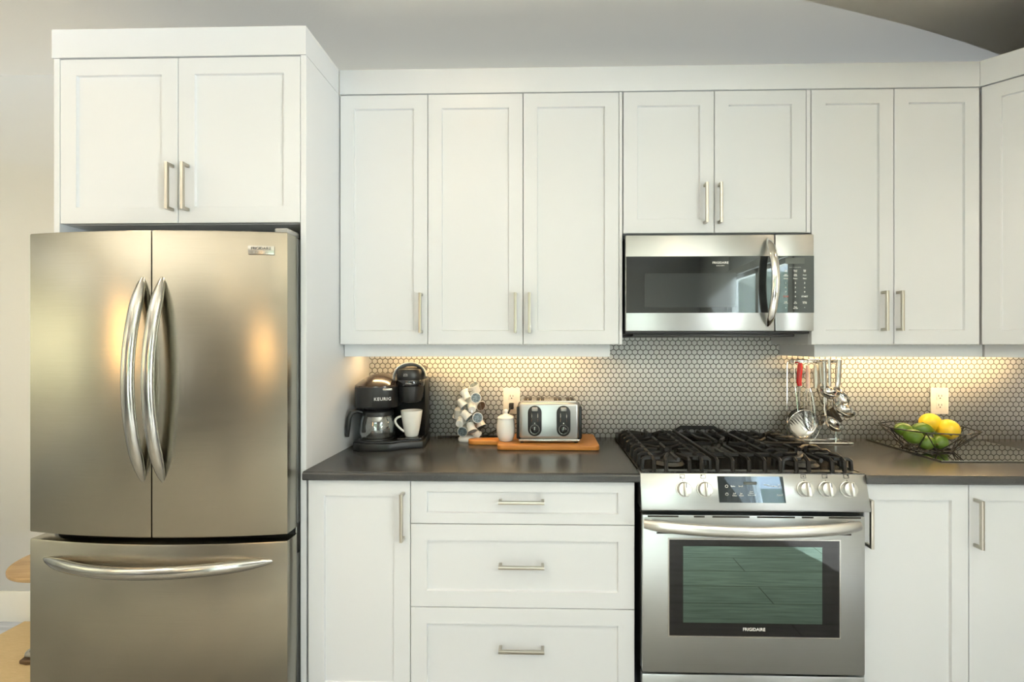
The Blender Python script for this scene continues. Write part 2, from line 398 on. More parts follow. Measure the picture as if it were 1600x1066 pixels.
# ------------------------------------------------------------------ cabinet helpers (world coordinates)
def rect_ring(x0, x1, z0, z1, y): return [(x0,y,z0),(x1,y,z0),(x1,y,z1),(x0,y,z1)]
def shaker(x0, x1, z0, z1, y, t=.02, fr=.056, frz=None, rec=.009):
    frz = fr if frz is None else frz; e = .0015
    mb = MB()
    mb.loops([rect_ring(x0,x1,z0,z1,y+t), rect_ring(x0,x1,z0,z1,y+e), rect_ring(x0+e,x1-e,z0+e,z1-e,y),
              rect_ring(x0+fr,x1-fr,z0+frz,z1-frz,y), rect_ring(x0+fr+.002,x1-fr-.002,z0+frz+.002,z1-frz-.002,y+rec*.9),
              rect_ring(x0+fr+.003,x1-fr-.003,z0+frz+.003,z1-frz-.003,y+rec)])
    return mb
def pull_mb(c, L, vertical, y, proj=.034, s=.0105, wdt=.0105):
    """bar pull: a U of square bar, standing proj off the face at y"""
    h = L/2
    poly = [(-h, 0), (-h, -proj), (h, -proj), (h, 0), (h-s, 0), (h-s, -proj+s), (-h+s, -proj+s), (-h+s, 0)]
    if vertical: fn = lambda a, b, d: (c[0]+d, y+b, c[1]+a)
    else: fn = lambda a, b, d: (c[0]+a, y+b, c[1]+d)
    return MB().prism(poly, fn, -wdt/2, wdt/2, .0012, 2)

# ================================================================== THE SETTING
t_ = .12
struct('floor', MB().box(XL, XR, YF, WALL, -.1, 0), FLOORM)
struct('ceiling', MB().box(XL-t_, XR+t_, YF-t_, WALL+t_, CEIL, CEIL+.1), CEILM)
struct('wall_back', MB().box(XL-t_, XR+t_, WALL, WALL+t_, 0, CEIL), WALLM)
def wall_with_hole(name, axis, at, th, a0, a1, h0, h1, z0, z1, mat):
    """wall plane with one opening; axis 'x': wall runs along x at y=at; axis 'y': runs along y at x=at"""
    mb = MB()
    def bx(p0, p1, q0, q1):
        if axis == 'x': mb.box(p0, p1, at, at+th, q0, q1)
        else: mb.box(at, at+th, p0, p1, q0, q1)
    bx(a0, h0, 0, CEIL); bx(h1, a1, 0, CEIL); bx(h0, h1, z1, CEIL)
    if z0 > 0: bx(h0, h1, 0, z0)
    return struct(name, mb, mat)
wall_with_hole('wall_front', 'x', YF-t_, t_, XL-t_, XR+t_, -1.05, .4, 0, 2.45, TAUPE)
wall_with_hole('wall_left', 'y', XL-t_, t_, YF, WALL, -.7, 1.3, .85, 2.2, WALLM)
wall_with_hole('wall_right', 'y', XR, t_, YF, WALL, -2.3, -.8, .95, 2.2, WALLM)
struct('baseboard_back', MB().box(XL, -1.86, WALL-.014, WALL, 0, .148, .003), TRIMW)
def glazing(name, axis, at, a0, a1, z0, z1, mull, cas=.075):
    mb = MB()
    def bx(p0, p1, q0, q1, d0=-.02, d1=.05):
        if axis == 'x': mb.box(p0, p1, at+d0, at+d1, q0, q1, .003, 1)
        else: mb.box(at+d0, at+d1, p0, p1, q0, q1, .003, 1)
    f = .05
    bx(a0, a0+f, z0, z1); bx(a1-f, a1, z0, z1); bx(a0, a1, z0, z0+f); bx(a0, a1, z1-f, z1)
    for m in mull: bx(m-.035, m+.035, z0, z1)
    o = struct(name, mb, TRIMW)
    pm = MB()
    if axis == 'x': pm.box(a0+f, a1-f, at+.012, at+.018, z0+f, z1-f)
    else: pm.box(at+.012, at+.018, a0+f, a1-f, z0+f, z1-f)
    pm.build('pane', GLASS, o)
    return o
glazing('door_1', 'x', YF-.07, -1.05, .4, 0.0, 2.45, [-.325])
glazing('window_1', 'y', XR+.04, -2.3, -.8, .95, 2.2, [-1.55])
glazing('window_2', 'y', XL-.07, -.7, 1.3, .85, 2.2, [.3])  # unseen left window, added for brightness on the refrigerator's left door
def casing(name, axis, at, d, a0, a1, z0, z1, wd=.085):
    mb = MB()
    def bx(p0, p1, q0, q1):
        if axis == 'x': mb.box(p0, p1, at, at+d, q0, q1, .003, 1)
        else: mb.box(at, at+d, p0, p1, q0, q1, .003, 1)
    bx(a0-wd, a0, max(0, z0-wd), z1+wd); bx(a1, a1+wd, max(0, z0-wd), z1+wd); bx(a0, a1, z1, z1+wd)
    if z0 > 0: bx(a0, a1, z0-wd, z0)
    return struct(name, mb, TRIMW)
casing('trim_1', 'x', YF, .018, -1.05, .4, 0, 2.45)
casing('trim_2', 'y', XR, -.018, -2.3, -.8, .95, 2.2)
casing('trim_3', 'y', XL, .018, -.7, 1.3, .85, 2.2)
rb_ = thing('diffuser_blind', 'cream roller blind added over the left window to soften its light', 'blind', (XL+.05, .3, 2.3))  # unseen blind, added to temper the window's brightness in the refrigerator
MB().cyl((0, -1.05, 0), (0, 1.05, 0), .022, n=16).build('roller', TRIMW, rb_)
MB().box(.018, .0195, -1.03, 1.03, -1.47, 0).build('blind_cloth', BLINDM, rb_)
MB().box(.013, .024, -1.03, 1.03, -1.49, -1.47).build('hem_bar', TRIMW, rb_)
hb = MB().box(12, 13.4, -14, 10, -.12, 4.4, .25, 3)
tag(hb.build('hedge', LEAF, ang=15), 'tall green hedge added far beyond the right window to darken reflections', 'hedge')  # unseen hedge, added to keep bright sky out of the microwave reflection
lawn = struct('ground', MB().box(-16, 16, -26, YF-t_, -.25, -.12), GRASS)
hb = MB().box(-9, 9, -9.4, -8.2, -.12, 3.2, .25, 3)
tag(hb.build('hedge', LEAF, ang=15), 'unseen green hedge beyond the patio door, raised to mask bright sky', 'hedge')  # unseen; its height is set to block sky reflected in the steel

# tile backsplash (a surface of the wall)
TILE_Y = WALL-.008
struct('trim_4', MB().box(X_(572.5, TILE_Y), XR-.002, TILE_Y, WALL-.001, .9155, 1.62), HEX, label='white hexagon mosaic backsplash with dark grout')

# recessed ceiling lamps, out of the frame: some follow warm glow and streaks, others are added as light
def downlight(x, y, power, label, spot=115, blend=.7):
    t = thing('recessed_light', label, 'ceiling lamp', (x, y, CEIL), 0, 'recessed ceiling lamps')
    MB().lathe([(.062, -.001), (.075, -.001), (.075, -.006), (.060, -.009), (.056, -.004)], n=32, cap0=False, cap1=False).build('trim_ring', TRIMW, t)
    MB().cyl((0, 0, -.005), (0, 0, -.001), .057, n=32).build('lens', DOWNL, t)
    l = bpy.data.lights.new('downlight_beam', 'SPOT'); l.energy = power; l.color = (1., .80, .56); l.spot_size = math.radians(spot); l.spot_blend = blend; l.shadow_soft_size = .06
    lo = bpy.data.objects.new('downlight_beam', l); COL.objects.link(lo); lo.location = (x, y, CEIL-.03)
for x, y, pw, lab in ((-.36, 1.36, 6, 'round recessed ceiling lamp in front of the tall left wall cabinets'),
                      (1.9, 1.15, 14, 'round recessed ceiling lamp near the corner wall cabinet'),
                      (.75, .2, 9, 'round recessed ceiling lamp added in front of the range'),
                      (-2.3, .9, 20, 'round recessed ceiling lamp left of the refrigerator'),
                      (-2.3, -1.5, 12, 'round recessed ceiling lamp added over the far left of the room'),
                      (-1.1, -.9, 20, 'round recessed ceiling lamp between camera and refrigerator')):
    downlight(x, y, pw*.6, lab)

# two uplighter floor lamps added behind the camera to brighten the ceiling
def uplighter(x, y, power, label):
    t = thing('fill_uplighter', label, 'floor lamp', (x, y, 0), 0, 'added uplighter lamps')
    MB().lathe([(0, .0005), (.14, .0005), (.14, .012), (.10, .024), (.014, .03), (0, .03)], n=40).build('base', BLKP, t)
    MB().cyl((0, 0, .028), (0, 0, 1.62), .012, n=20).build('pole', BLKP, t)
    MB().lathe([(.012, 1.61), (.05, 1.625), (.13, 1.68), (.17, 1.74), (.165, 1.742), (.12, 1.69), (.045, 1.64), (0, 1.632)], n=40, cap0=True, cap1=True).build('lamp_shade', BLKP, t)
    l = bpy.data.lights.new('uplight_beam', 'SPOT'); l.energy = power; l.color = (.97, .985, 1.); l.spot_size = math.radians(165); l.spot_blend = .5; l.shadow_soft_size = .08
    lo = bpy.data.objects.new('uplight_beam', l); COL.objects.link(lo); lo.location = (x, y, 1.745); lo.rotation_euler = (PI, 0, 0)
SHADEM = pbr('warm_shade', (.9, .7, .45, 1), .6, emit=((1., .58, .24, 1), 5.))
def pendant(x, y, label):  # pendants added to give the refrigerator steel its warm streaks
    t = thing('streak_pendant', label, 'pendant lamp', (x, y, CEIL), 0, 'added warm pendant lamps')
    MB().lathe([(0, -.001), (.06, -.001), (.06, -.02), (.012, -.03), (0, -.03)], n=28).build('canopy', BLKP, t)
    MB().cyl((0, 0, -.87), (0, 0, -.025), .004, n=10).build('cord', BLKP, t)
    MB().lathe([(0, -.86), (.03, -.86), (.07, -.90), (.085, -1.1), (.085, -1.38), (.08, -1.385), (0, -1.385)], n=32).build('lamp_shade', SHADEM, t)
pendant(-1.5, -.9, 'warm glowing pendant lamp added behind the camera at left')
pendant(-2.55, .45, 'warm glowing pendant lamp added left of the refrigerator, out in the room')
uplighter(-1.9, -.5, 45, 'black uplighter floor lamp added behind the camera on the left')
uplighter(-3.2, -.1, 95, 'black uplighter floor lamp added in the far left of the room')

# ================================================================== CABINETS
YU, YP, YB = 1.94, 1.67, 1.665
ZT = Z_(1000, 144.5, YU)           # top of the wall cabinet doors
ZT = 2.377; ZC0, ZC1 = 2.380, 2.480
ZU = 1.356
G = .0013
def cabinet(name, label, cat, x0, x1, y_face, y_back, z0, z1, doors, group=None, zf0=None, zf1=None, fr=.056):
    """carcass plus doors: doors = list of (x0, x1, handle x or None, handle z0, handle z1)"""
    t = thing(name, label, cat, ((x0+x1)/2, (y_face+y_back)/2, z0), 0, group)
    MB().box(x0+.0005, x1-.0005, y_face+.0215, y_back, z0, z1, .001, 1).build('carcass', CABW, t, True)
    for d in doors:
        dd = shaker(d[0]+G, d[1]-G, (zf0 if zf0 is not None else z0)+.001, (zf1 if zf1 is not None else z1)-G, y_face, fr=fr).build('door', CABW, t, True)
        if d[2] is not None: pull_mb((d[2], (d[3]+d[4])/2), d[4]-d[3], True, y_face).build('handle', NICKEL, dd, True)
    return t
YBK = WALL-.002
# --- wall cabinets left of the microwave
e0, e1, e2, e3 = X_(531, YU), X_(668.3, YU), X_(817.2, YU), X_(967.3, YU)
hz0, hz1 = Z_(800, 520, YU-.034), Z_(800, 457, YU-.034)
hx = lambda px, Y=YU: X_(px, Y-.034)
cabinet('wall_cabinet', 'tall single-door white wall cabinet against the refrigerator panel', 'cabinet', e0, e1, YU, YBK, ZU, ZT,
        [(e0, e1, hx(655.5), hz0, hz1)], 'tall white wall cabinets')
cw = cabinet('wall_cabinet', 'tall two-door white wall cabinet just left of the microwave', 'cabinet', e1, X_(972.5, YU), YU, YBK, ZU, ZT,
        [(e1, e2, hx(805), hz0, hz1), (e2, e3, hx(827), hz0, hz1)], 'tall white wall cabinets')
MB().box(e3+.0005, X_(972.5, YU), YU+.001, YU+.021, ZU, ZT, .001, 1).build('filler_strip', CABW, cw, True)
# --- short cabinet over the microwave
m0, m1, m2 = X_(973.5, YU), X_(1116.2, YU), X_(1260, YU)
zm = Z_(1116, 364.5, YU)
cm = cabinet('wall_cabinet', 'short two-door white wall cabinet above the microwave', 'cabinet', m0, X_(1267, YU), YU, YBK, zm, ZT,
        [(m0, m1, hx(1105.5), Z_(1105, 347, YU-.034), Z_(1105, 284, YU-.034)), (m1, m2, hx(1128), Z_(1105, 347, YU-.034), Z_(1105, 284, YU-.034))])
MB().box(m2+.001, X_(1267, YU)-.0005, YU+.001, YU+.021, zm, ZT, .001, 1).build('filler_strip', CABW, cm, True)
# --- right pair
r0, r1, r2 = X_(1267.5, YU), X_(1397, YU), X_(1531, YU)
cabinet('wall_cabinet', 'tall two-door white wall cabinet just right of the microwave', 'cabinet', r0, r2, YU, YBK, ZU, ZT,
        [(r0, r1, hx(1388), Z_(1388, 517, YU-.034), Z_(1388, 454, YU-.034)), (r1, r2, hx(1412), Z_(1388, 517, YU-.034), Z_(1388, 454, YU-.034))], 'tall white wall cabinets')
# --- diagonal corner cabinet
dl = (XR-.33-r2)*math.sqrt(2)
tc_ = thing('corner_wall_cabinet', 'white diagonal corner wall cabinet at the right edge of the photo', 'cabinet', (r2+.003, YU, ZU), 0)
MB().prism([(.022, .012), (.28, -.262), (XR-.002-r2-.003, -.262), (XR-.002-r2-.003, YBK-YU), (.001, YBK-YU), (.001, .03)], lambda a, b, d: (a, b, d), 0, ZT-ZU, .0).build('carcass', CABW, tc_)
dm = shaker(.003, dl-.004, .001, ZT-ZU-G, 0.)
dm.xform(Matrix.Rotation(-PI/4, 4, 'Z')).build('door', CABW, tc_)
# --- crown boards
tag(MB().box(e0-.0005, r2-.0005, YU-.001, YU+.024, ZC0, ZC1, .0015).build('crown_board', CABW), 'long flat white crown board above the wall cabinets', 'crown board')
cr = MB().prism([(0, 0), (dl*.7071, -dl*.7071), (XR-.002-r2, -dl*.7071), (XR-.002-r2, -dl*.7071+.024), (dl*.7071+.010, -dl*.7071+.024), (.0, .034)], lambda a, b, d: (r2+.001+a, YU-.001+b, d), ZC0, ZC1)
tag(cr.build('crown_board', CABW), 'angled white crown board above the corner cabinet at far right', 'crown board')
# --- light rails
def rail(x0, x1, label, ret=None, y=YU+.045):
    poly = [(x0, y), (x1, y), (x1, y+.02), (x0, y+.02)]
    if ret == 'L': poly = [(x0, y), (x1, y), (x1, y+.02), (x0+.02, y+.02), (x0+.02, WALL-.012), (x0, WALL-.012)]
    if ret == 'R': poly = [(x0, y), (x1, y), (x1, WALL-.012), (x1-.02, WALL-.012), (x1-.02, y+.02), (x0, y+.02)]
    return tag(MB().prism(poly, lambda a, b, d: (a, b, d), 1.306, 1.3555).build('light_rail', CABW), label, 'light rail')
rail(e0+.001, X_(953, YU+.045), 'white light rail under the tall cabinets on the left', 'R')
rail(X_(1272.5, YU+.045), r2+.05, 'white light rail under the tall cabinet right of the microwave', 'L')
dr = MB().prism([(.055, .04), (.055+.26, .04-.26), (.055+.28, .04-.26), (.055+.02, .055), (.055, .06)], lambda a, b, d: (r2+a, YU+b, d), 1.306, 1.3555)
tag(dr.build('light_rail', CABW), 'angled white light rail under the corner cabinet', 'light rail')
# --- warm strip lamps under the cabinets
def strip(x0, x1, label, power, y=2.13):
    t = thing('under_cabinet_light', label, 'strip lamp', ((x0+x1)/2, y, 1.3475))
    MB().box(x0, x1, y-.012, y+.012, 1.3475, 1.3555, .001, 1).build('housing', PLATE, t, True)
    MB().box(x0+.01, x1-.01, y-.008, y+.008, 1.3455, 1.3475).build('diffuser', WARMLED, t, True)
    o = area('under_cabinet_glow', ((x0+x1)/2, y, 1.343), ((x0+x1)/2, y+.07, 1.0), x1-x0, .02, power, (1., .66, .30))
strip(e0+.05, X_(900, 2.13), 'warm strip lamp under the left wall cabinets', 1.7)
strip(X_(1290, 2.13), r2+.02, 'warm strip lamp under the right wall cabinet', 1.25)
strip(r2+.06, r2+.45, 'warm strip lamp under the corner wall cabinet', 1.5)

# --- refrigerator surround
pi_, po_ = X_(469.5, YP), X_(478.5, YP)
l0, l1 = X_(84, YP), X_(93, YP)
zf = Z_(280, 349, YP)
mid = X_(278, YP)
fz0, fz1 = Z_(280, 326, YP-.034), Z_(280, 252, YP-.034)
ofc = cabinet('refrigerator_cabinet', 'wide two-door white cabinet above the refrigerator, on full-height side panels', 'cabinet', l1+.0005, pi_-.0005, YP, YBK, zf, ZC0-.001,
        [(l1+.001, mid, X_(258.5, YP-.034), fz0, fz1), (mid, pi_-.001, X_(283, YP-.034), fz0, fz1)], zf1=ZT, fr=.058)
MB().box(pi_, po_, YP, YBK, 0.0005, ZC0-.001, .001, 1).build('side_panel', CABW, ofc, True)
MB().box(l0, l1, YP, YBK, 0.0005, ZC0-.001, .001, 1).build('side_panel', CABW, ofc, True)
cl = MB().prism([(X_(82, YP), YP-.003), (po_, YP-.003), (po_, YU-.002), (po_-.022, YU-.002), (po_-.022, YP+.02), (X_(82, YP), YP+.02)], lambda a, b, d: (a, b, d), ZC0, ZC1+.001)
tag(cl.build('crown_board', CABW), 'flat white crown board above the refrigerator cabinet', 'crown board')

# --- base cabinets
def base_cabinet(label, x0, x1, fronts, group=None):
    t = thing('base_cabinet', label, 'cabinet', ((x0+x1)/2, (YB+YBK)/2, 0), 0, group)
    MB().box(x0+.0005, x1-.0005, YB+.0215, YBK, .105, .884, .001, 1).build('carcass', CABW, t, True)
    MB().box(x0+.0005, x1-.0005, YB+.075, YB+.09, 0.0005, .105).build('toe_kick', CABW, t, True)
    return t
b0, b1, b2 = X_(480.5, YB), X_(641.2, YB), X_(992, YB)
zb1 = .881
t = base_cabinet('white single-door base cabinet beside the refrigerator panel', b0, b1, None, 'white base cabinets')
d = shaker(b0+.002, b1-G, .11, zb1, YB).build('door', CABW, t, True)
hzb0, hzb1 = Z_(625, 849, YB-.034), Z_(625, 773.5, YB-.034)
pull_mb((X_(626, YB-.034), (hzb0+hzb1)/2), hzb1-hzb0, True, YB).build('handle', NICKEL, d, True)
t = base_cabinet('white three-drawer base cabinet left of the range', b1, b2, None, 'white base cabinets')
zz = [zb1, Z_(700, 819, YB), Z_(700, 949.5, YB), .11]
hc = (X_(778.5, YB-.034)+X_(850.5, YB-.034))/2; hl = X_(850.5, YB-.034)-X_(778.5, YB-.034)
for k, hy in enumerate((787, 889, 1021)):
    d = shaker(b1+G, b2-G, zz[k+1]+G, zz[k]-G, YB, frz=.037 if k == 0 else .056).build('drawer', CABW, t, True)
    pull_mb((hc, Z_(815, hy, YB-.034)), hl, False, YB).build('handle', NICKEL, d, True)
c0, c1, c2 = 1.0925, X_(1514, YB), XR-.002
t = base_cabinet('white single-door base cabinet right of the range', c0, c1, None, 'white base cabinets')
d = shaker(c0+.002, c1-G, .11, zb1, YB).build('door', CABW, t, True)
hr0, hr1 = Z_(1363, 859, YB-.034), Z_(1363, 782.5, YB-.034)
pull_mb((X_(1364, YB-.034), (hr0+hr1)/2), hr1-hr0, True, YB).build('handle', NICKEL, d, True)
t = base_cabinet('white single-door base cabinet in the right corner under the worktop', c1, c2, None, 'white base cabinets')
d = shaker(c1+G, c1+.45, .11, zb1, YB).build('door', CABW, t, True)
pull_mb((X_(1537, YB-.034), (hr0+hr1)/2), hr1-hr0, True, YB).build('handle', NICKEL, d, True)

# --- worktops
CT = .915
def worktop(x0, x1, label):
    yf = 1.64; prof = []
    z0, z1 = CT-.0305, CT
    r = .011
    prof = [(yf+.005, z0), (yf, z0+.005)] + [(yf+r-r*math.cos(a), z1-r+r*math.sin(a)) for a in [PI/2*k/5 for k in range(6)]] + [(WALL-.0085, z1), (WALL-.0085, z0)]
    return tag(MB().prism(prof, lambda a, b, d: (d, a, b), x0, x1).build('worktop', COUNTER), label, 'worktop')
worktop(po_+.0005, X_(1000.3, 1.64), 'dark charcoal worktop between refrigerator panel and range')
worktop(1.0905, XR-.001, 'dark charcoal worktop right of the range under the fruit bowl')
#@@PART2
# ================================================================== REFRIGERATOR
FX0, FX1, FYE, FBU = -1.757, -.866, 1.596, .042
fxc, fhw = (FX0+FX1)/2, (FX1-FX0)/2
def fy(x): return FYE-FBU*(1-((x-fxc)/fhw)**2)
fr_ = thing('refrigerator', 'large stainless steel french-door refrigerator with a bottom freezer drawer', 'refrigerator', (fxc, 1.9, 0))
MB().box(-1.722, -.873, 1.672, 2.24, .03, 1.733, .004).build('body', SIDEG, fr_, True)
MB().box(-1.72, -.876, 1.655, 1.674, .07, 1.728).build('gasket', RUBBER, fr_, True)
MB().box(-1.70, -.90, 1.68, 2.2, 0.0005, .031).build('plinth', BLKP, fr_, True)
def curved_front(x0, x1, z0, z1, yb=1.657, bev=.005):
    n = 18; xs = [x0+(x1-x0)*i/n for i in range(n+1)]
    return MB().prism([(x, fy(x)) for x in xs]+[(x1, yb), (x0, yb)], lambda a, b, d: (a, b, d), z0, z1, bev, 2)
fsp = X_(237, 1.554); fzt, fzb, fzd = 1.7365, .7155, .694
dL = curved_front(FX0, fsp-.0022, fzb, fzt).build('door', STEEL, fr_, True)
dR = curved_front(fsp+.0022, FX1, fzb, fzt).build('door', STEEL, fr_, True)
dF = curved_front(FX0, FX1, .055, fzd).build('freezer_drawer', STEEL, fr_, True)
def bow(pA, pB, prot, base, rr, wa, wb, up, n=26, parent=None, mat=HANDLE, side=Vector((0,0,0))):
    """bowed bar from pA to pB lifting off the surface by prot towards -y and tapering at its ends"""
    pA, pB = Vector(pA), Vector(pB); P = []; R = []
    for i in range(n+1):
        s = i/n; k = 1-(2*s-1)**2
        p = pA.lerp(pB, s); p = p+Vector((0, -base-prot*k, 0))+side*k
        P.append(p); R.append(rr*max(.16, min(1., (k*2.6)**.5*.92)))
    return MB().tube(P, R, n=16, ell=(wa, wb), up=up).build('handle', mat, parent, True, ang=60)
hzt, hzb_ = Z_(226, 429, 1.555), Z_(226, 757, 1.555)
xl, xr = X_(224.5, 1.558), X_(255, 1.558)
bow((xl, fy(xl), hzt), (xl, fy(xl), hzb_), .058, -.006, .0205, 1., .66, (1,0,0), parent=dL, side=Vector((-.006,0,0)))
bow((xr, fy(xr), hzt), (xr, fy(xr), hzb_), .058, -.006, .0205, 1., .66, (1,0,0), parent=dR, side=Vector((-.006,0,0)))
zA, zB = Z_(62, 873, 1.59), Z_(428, 877, 1.59)
xA, xB = X_(63, 1.585), X_(428, 1.585)
bow((xA, fy(xA), (zA+zB)/2), (xB, fy(xB), (zA+zB)/2), .105, -.006, .0200, 1., .66, (0,0,1), parent=dF)
# maker's plate
bx0, bx1 = X_(389, fy(-.96)), X_(427, fy(-.96)); bzc = Z_(408, 390.5, 1.575); by = fy((bx0+bx1)/2)
ang_b = math.atan(2*FBU*((bx0+bx1)/2-fxc)/fhw**2)
Mb = Matrix.Translation(((bx0+bx1)/2, by-.0005, bzc)) @ Matrix.Rotation(ang_b, 4, 'Z')
pb = MB().box(-(bx1-bx0)/2, (bx1-bx0)/2, -.003, .003, -.0145, .0145, .001).xform(Mb).build('maker_plate', SILVP, dR, True)
lettering('lettering', 'FRIGIDAIRE', .0125, Mb @ facing((0, -.0035, .0055)), DARKINK, pb, bold=.00012)
lettering('lettering', 'G A L L E R Y', .0085, Mb @ facing((0, -.0035, -.0078)), GREYINK, pb)
MB().box(-.925, -.878, 1.62, 1.70, 1.7335, 1.757, .006, 3).build('hinge_cover', GREYP, fr_, True)
MB().box(-.8745, -.8705, 1.664, 1.70, .62, .725, .001).build('hinge_bracket', SILVP, fr_, True)

# ================================================================== RANGE
RX0, RX1 = .3315, 1.0885
rg = thing('gas_range', 'stainless steel slide-in gas range with five burners and an oven below', 'range', ((RX0+RX1)/2, 1.95, 0))
MB().box(RX0+.002, RX1-.002, 1.668, 2.255, .06, .9, .002).build('body', BLKP, rg, True)
MB().box(RX0+.03, RX1-.03, 1.72, 2.2, .0005, .061).build('plinth', BLKP, rg, True)
# cooktop tray with low rim
MB().loops([rect_ring(RX0+.001, RX1-.001, 0, 1, 0)]*0 or [
    [(RX0,1.652,.9), (RX1,1.652,.9), (RX1,2.272,.9), (RX0,2.272,.9)], [(RX0,1.652,.9185), (RX1,1.652,.9185), (RX1,2.272,.9185), (RX0,2.272,.9185)],
    [(RX0+.008,1.662,.9195), (RX1-.008,1.662,.9195), (RX1-.008,2.262,.9195), (RX0+.008,2.262,.9195)],
    [(RX0+.016,1.672,.913), (RX1-.016,1.672,.913), (RX1-.016,2.25,.913), (RX0+.016,2.25,.913)]]).build('cooktop', COOK, rg, True)
MB().box(RX0+.004, RX1-.004, 2.235, 2.274, .914, .942, .004).build('rear_vent_trim', IRON, rg, True)
# control panel: sloped front
a_ = math.atan2(1.652-1.622, .918-.8)
prof = [(1.70, .9175), (1.655, .9175), (1.6515, .9145), (1.622, .803), (1.624, .797), (1.70, .797)]
cpn = MB().prism(prof, lambda a, b, d: (d, a, b), RX0-.002, RX1+.002, .0015).build('control_panel', STEELR, rg, True)
def on_panel(px, py, off=0.):
    """point on the sloped control panel seen at a photo pixel"""
    Y = 1.64
    for _ in range(6):
        p = pt(px, py, Y); Y = 1.622+(p.z-.803)/(.9145-.803)*(1.6515-1.622)
    p = pt(px, py, Y); return p+Vector((0, -math.cos(a_), math.sin(a_)))*off
# touch display
q = [on_panel(*k, .0008) for k in ((1124, 785.5), (1228, 785.5), (1226.5, 745), (1122.5, 745))]
nn = Vector((0, math.cos(a_), -math.sin(a_)))
q = [Vector((q[0].x, q[0].y, q[0].z)), Vector((q[1].x, q[0].y, q[0].z)), Vector((q[1].x, q[2].y, q[2].z)), Vector((q[0].x, q[2].y, q[2].z))]
dsp = MB().loops([q, [v+nn*.004 for v in q]]).build('display', DISPG, rg, True)
for s_, px, py, sz in (('Bake', 1145, 760, .008), ('Broil', 1157, 760, .008), ('Self\nClean', 1147.5, 773, .0065), ('Set\nClock', 1158, 773, .0065),
                       ('Start\nWarm\nSlow cook', 1174, 771, .006), ('Timer', 1197, 758, .007), ('Cook time', 1207.5, 760, .0065), ('On\nOff', 1217.5, 760, .0065), ('Cancel', 1218, 774, .007)):
    lettering('lettering', s_, sz, facing(on_panel(px, py, .0016), a_), WHITEINK, dsp)
for px, py in ((1135, 760), (1135.5, 772.5)):
    p = on_panel(px, py, .0016)
    MB().tube([p+Vector((.0045*math.cos(k*PI/6), 0, .0045*math.sin(k*PI/6))) for k in range(12)], .0007, n=6, closed=True).build('icon', WHITEINK, dsp, True)
p0 = on_panel(1172, 757, .0012)
MB().box(p0.x-.022, p0.x+.022, p0.y, p0.y+.002, p0.z-.008, p0.z+.008).build('clock_digits', LCD, dsp, True)
# knobs
nv = Vector((0, -math.cos(a_), math.sin(a_)))
for k, px in enumerate((1068, 1100.5, 1257, 1290.5, 1324)):
    c = on_panel(px, 764.5)
    kb = MB().cyl(c, c+nv*.006, .0265, .0265, 32, .001).cyl(c+nv*.0055, c+nv*.024, .0245, .0225, 32, .003).build('knob', POLISH, rg, True)
    g = MB().box(-.0065, .0065, -.0225, .0225, 0, .014, .003, 3)
    g.xform(Matrix.Translation(c+nv*.0225) @ Matrix.Rotation(PI/2-a_, 4, 'X')); g.build('knob_grip', POLISH, kb, True)
    mk = MB().box(-.0012, .0012, .006, .021, .0141, .0147); mk.xform(Matrix.Translation(c+nv*.0225) @ Matrix.Rotation(PI/2-a_, 4, 'X')); mk.build('pointer_line', DARKINK, kb, True)
    ic = on_panel(px-2, 744.5, .0006)
    Mi = Matrix.Translation(ic) @ Matrix.Rotation(PI/2-a_, 4, 'X')
    sq = [Vector(v) for v in ((-.008,-.006,0), (.008,-.006,0), (.008,.006,0), (-.008,.006,0))]
    MB().tube(sq, .0009, n=6, closed=True).xform(Mi).build('burner_icon', DARKINK, cpn, True)
    dx, dy = ((-.005,-.003), (-.005,.003), (0,0), (.005,-.003), (.005,.003))[k]
    MB().cyl((dx,dy,-.0004), (dx,dy,.0008), .002, n=12).xform(Mi).build('burner_dot', DARKINK, cpn, True)
    MB().cyl((0,-.0135,-.0004), (0,-.0135,.0008), .0016, n=12).xform(Mi).build('off_mark', DARKINK, cpn, True)
# oven door
od = thing('oven_door', None, None, (0,0,0)); od.parent = rg
ODX0, ODX1, ODY = X_(1003.5, 1.628), X_(1352, 1.628), 1.628
odz0, odz1 = Z_(1178, 1054, ODY), Z_(1178, 806, ODY)
def bx_r(x0, x1, y0, y1, z0, z1, b=0.): return MB().box(x0, x1, y0, y1, z0, z1, b)
panel = bx_r(ODX0, ODX1, ODY, 1.664, odz0, odz1, .004).build('door_panel', STEELR, od, True)
for sx0, sx1 in ((1012, 1060), (1084, 1101), (1113, 1171), (1183, 1242), (1253, 1271), (1295, 1345)):
    MB().box(X_(sx0, ODY), X_(sx1, ODY), ODY-.0008, ODY+.002, Z_(1178, 809.5, ODY), Z_(1178, 807, ODY)).build('vent_slot', SLOT, panel, True)
for sx0, sx1 in ((1026, 1062), (1296, 1330)):
    MB().box(X_(sx0, ODY), X_(sx1, ODY), ODY-.0008, ODY+.002, Z_(1178, 835.5, ODY), Z_(1178, 833, ODY)).build('vent_slot', SLOT, panel, True)
wx0, wx1, wz0, wz1 = X_(1045.5, ODY), X_(1311, ODY), Z_(1178, 994.5, ODY), Z_(1178, 844, ODY)
f_ = .004
fm = MB().loops([rect_ring(wx0-f_, wx1+f_, wz0-f_, wz1+f_, ODY+.002), rect_ring(wx0-f_, wx1+f_, wz0-f_, wz1+f_, ODY-.0025), rect_ring(wx0, wx1, wz0, wz1, ODY-.0025), rect_ring(wx0, wx1, wz0, wz1, ODY+.002)], cap0=False, cap1=False)
fm.build('window_frame', SILVP, od, True)
gl = MB().box(wx0, wx1, ODY-.002, ODY+.002, wz0, wz1).build('window_glass', OVENB, od, True)
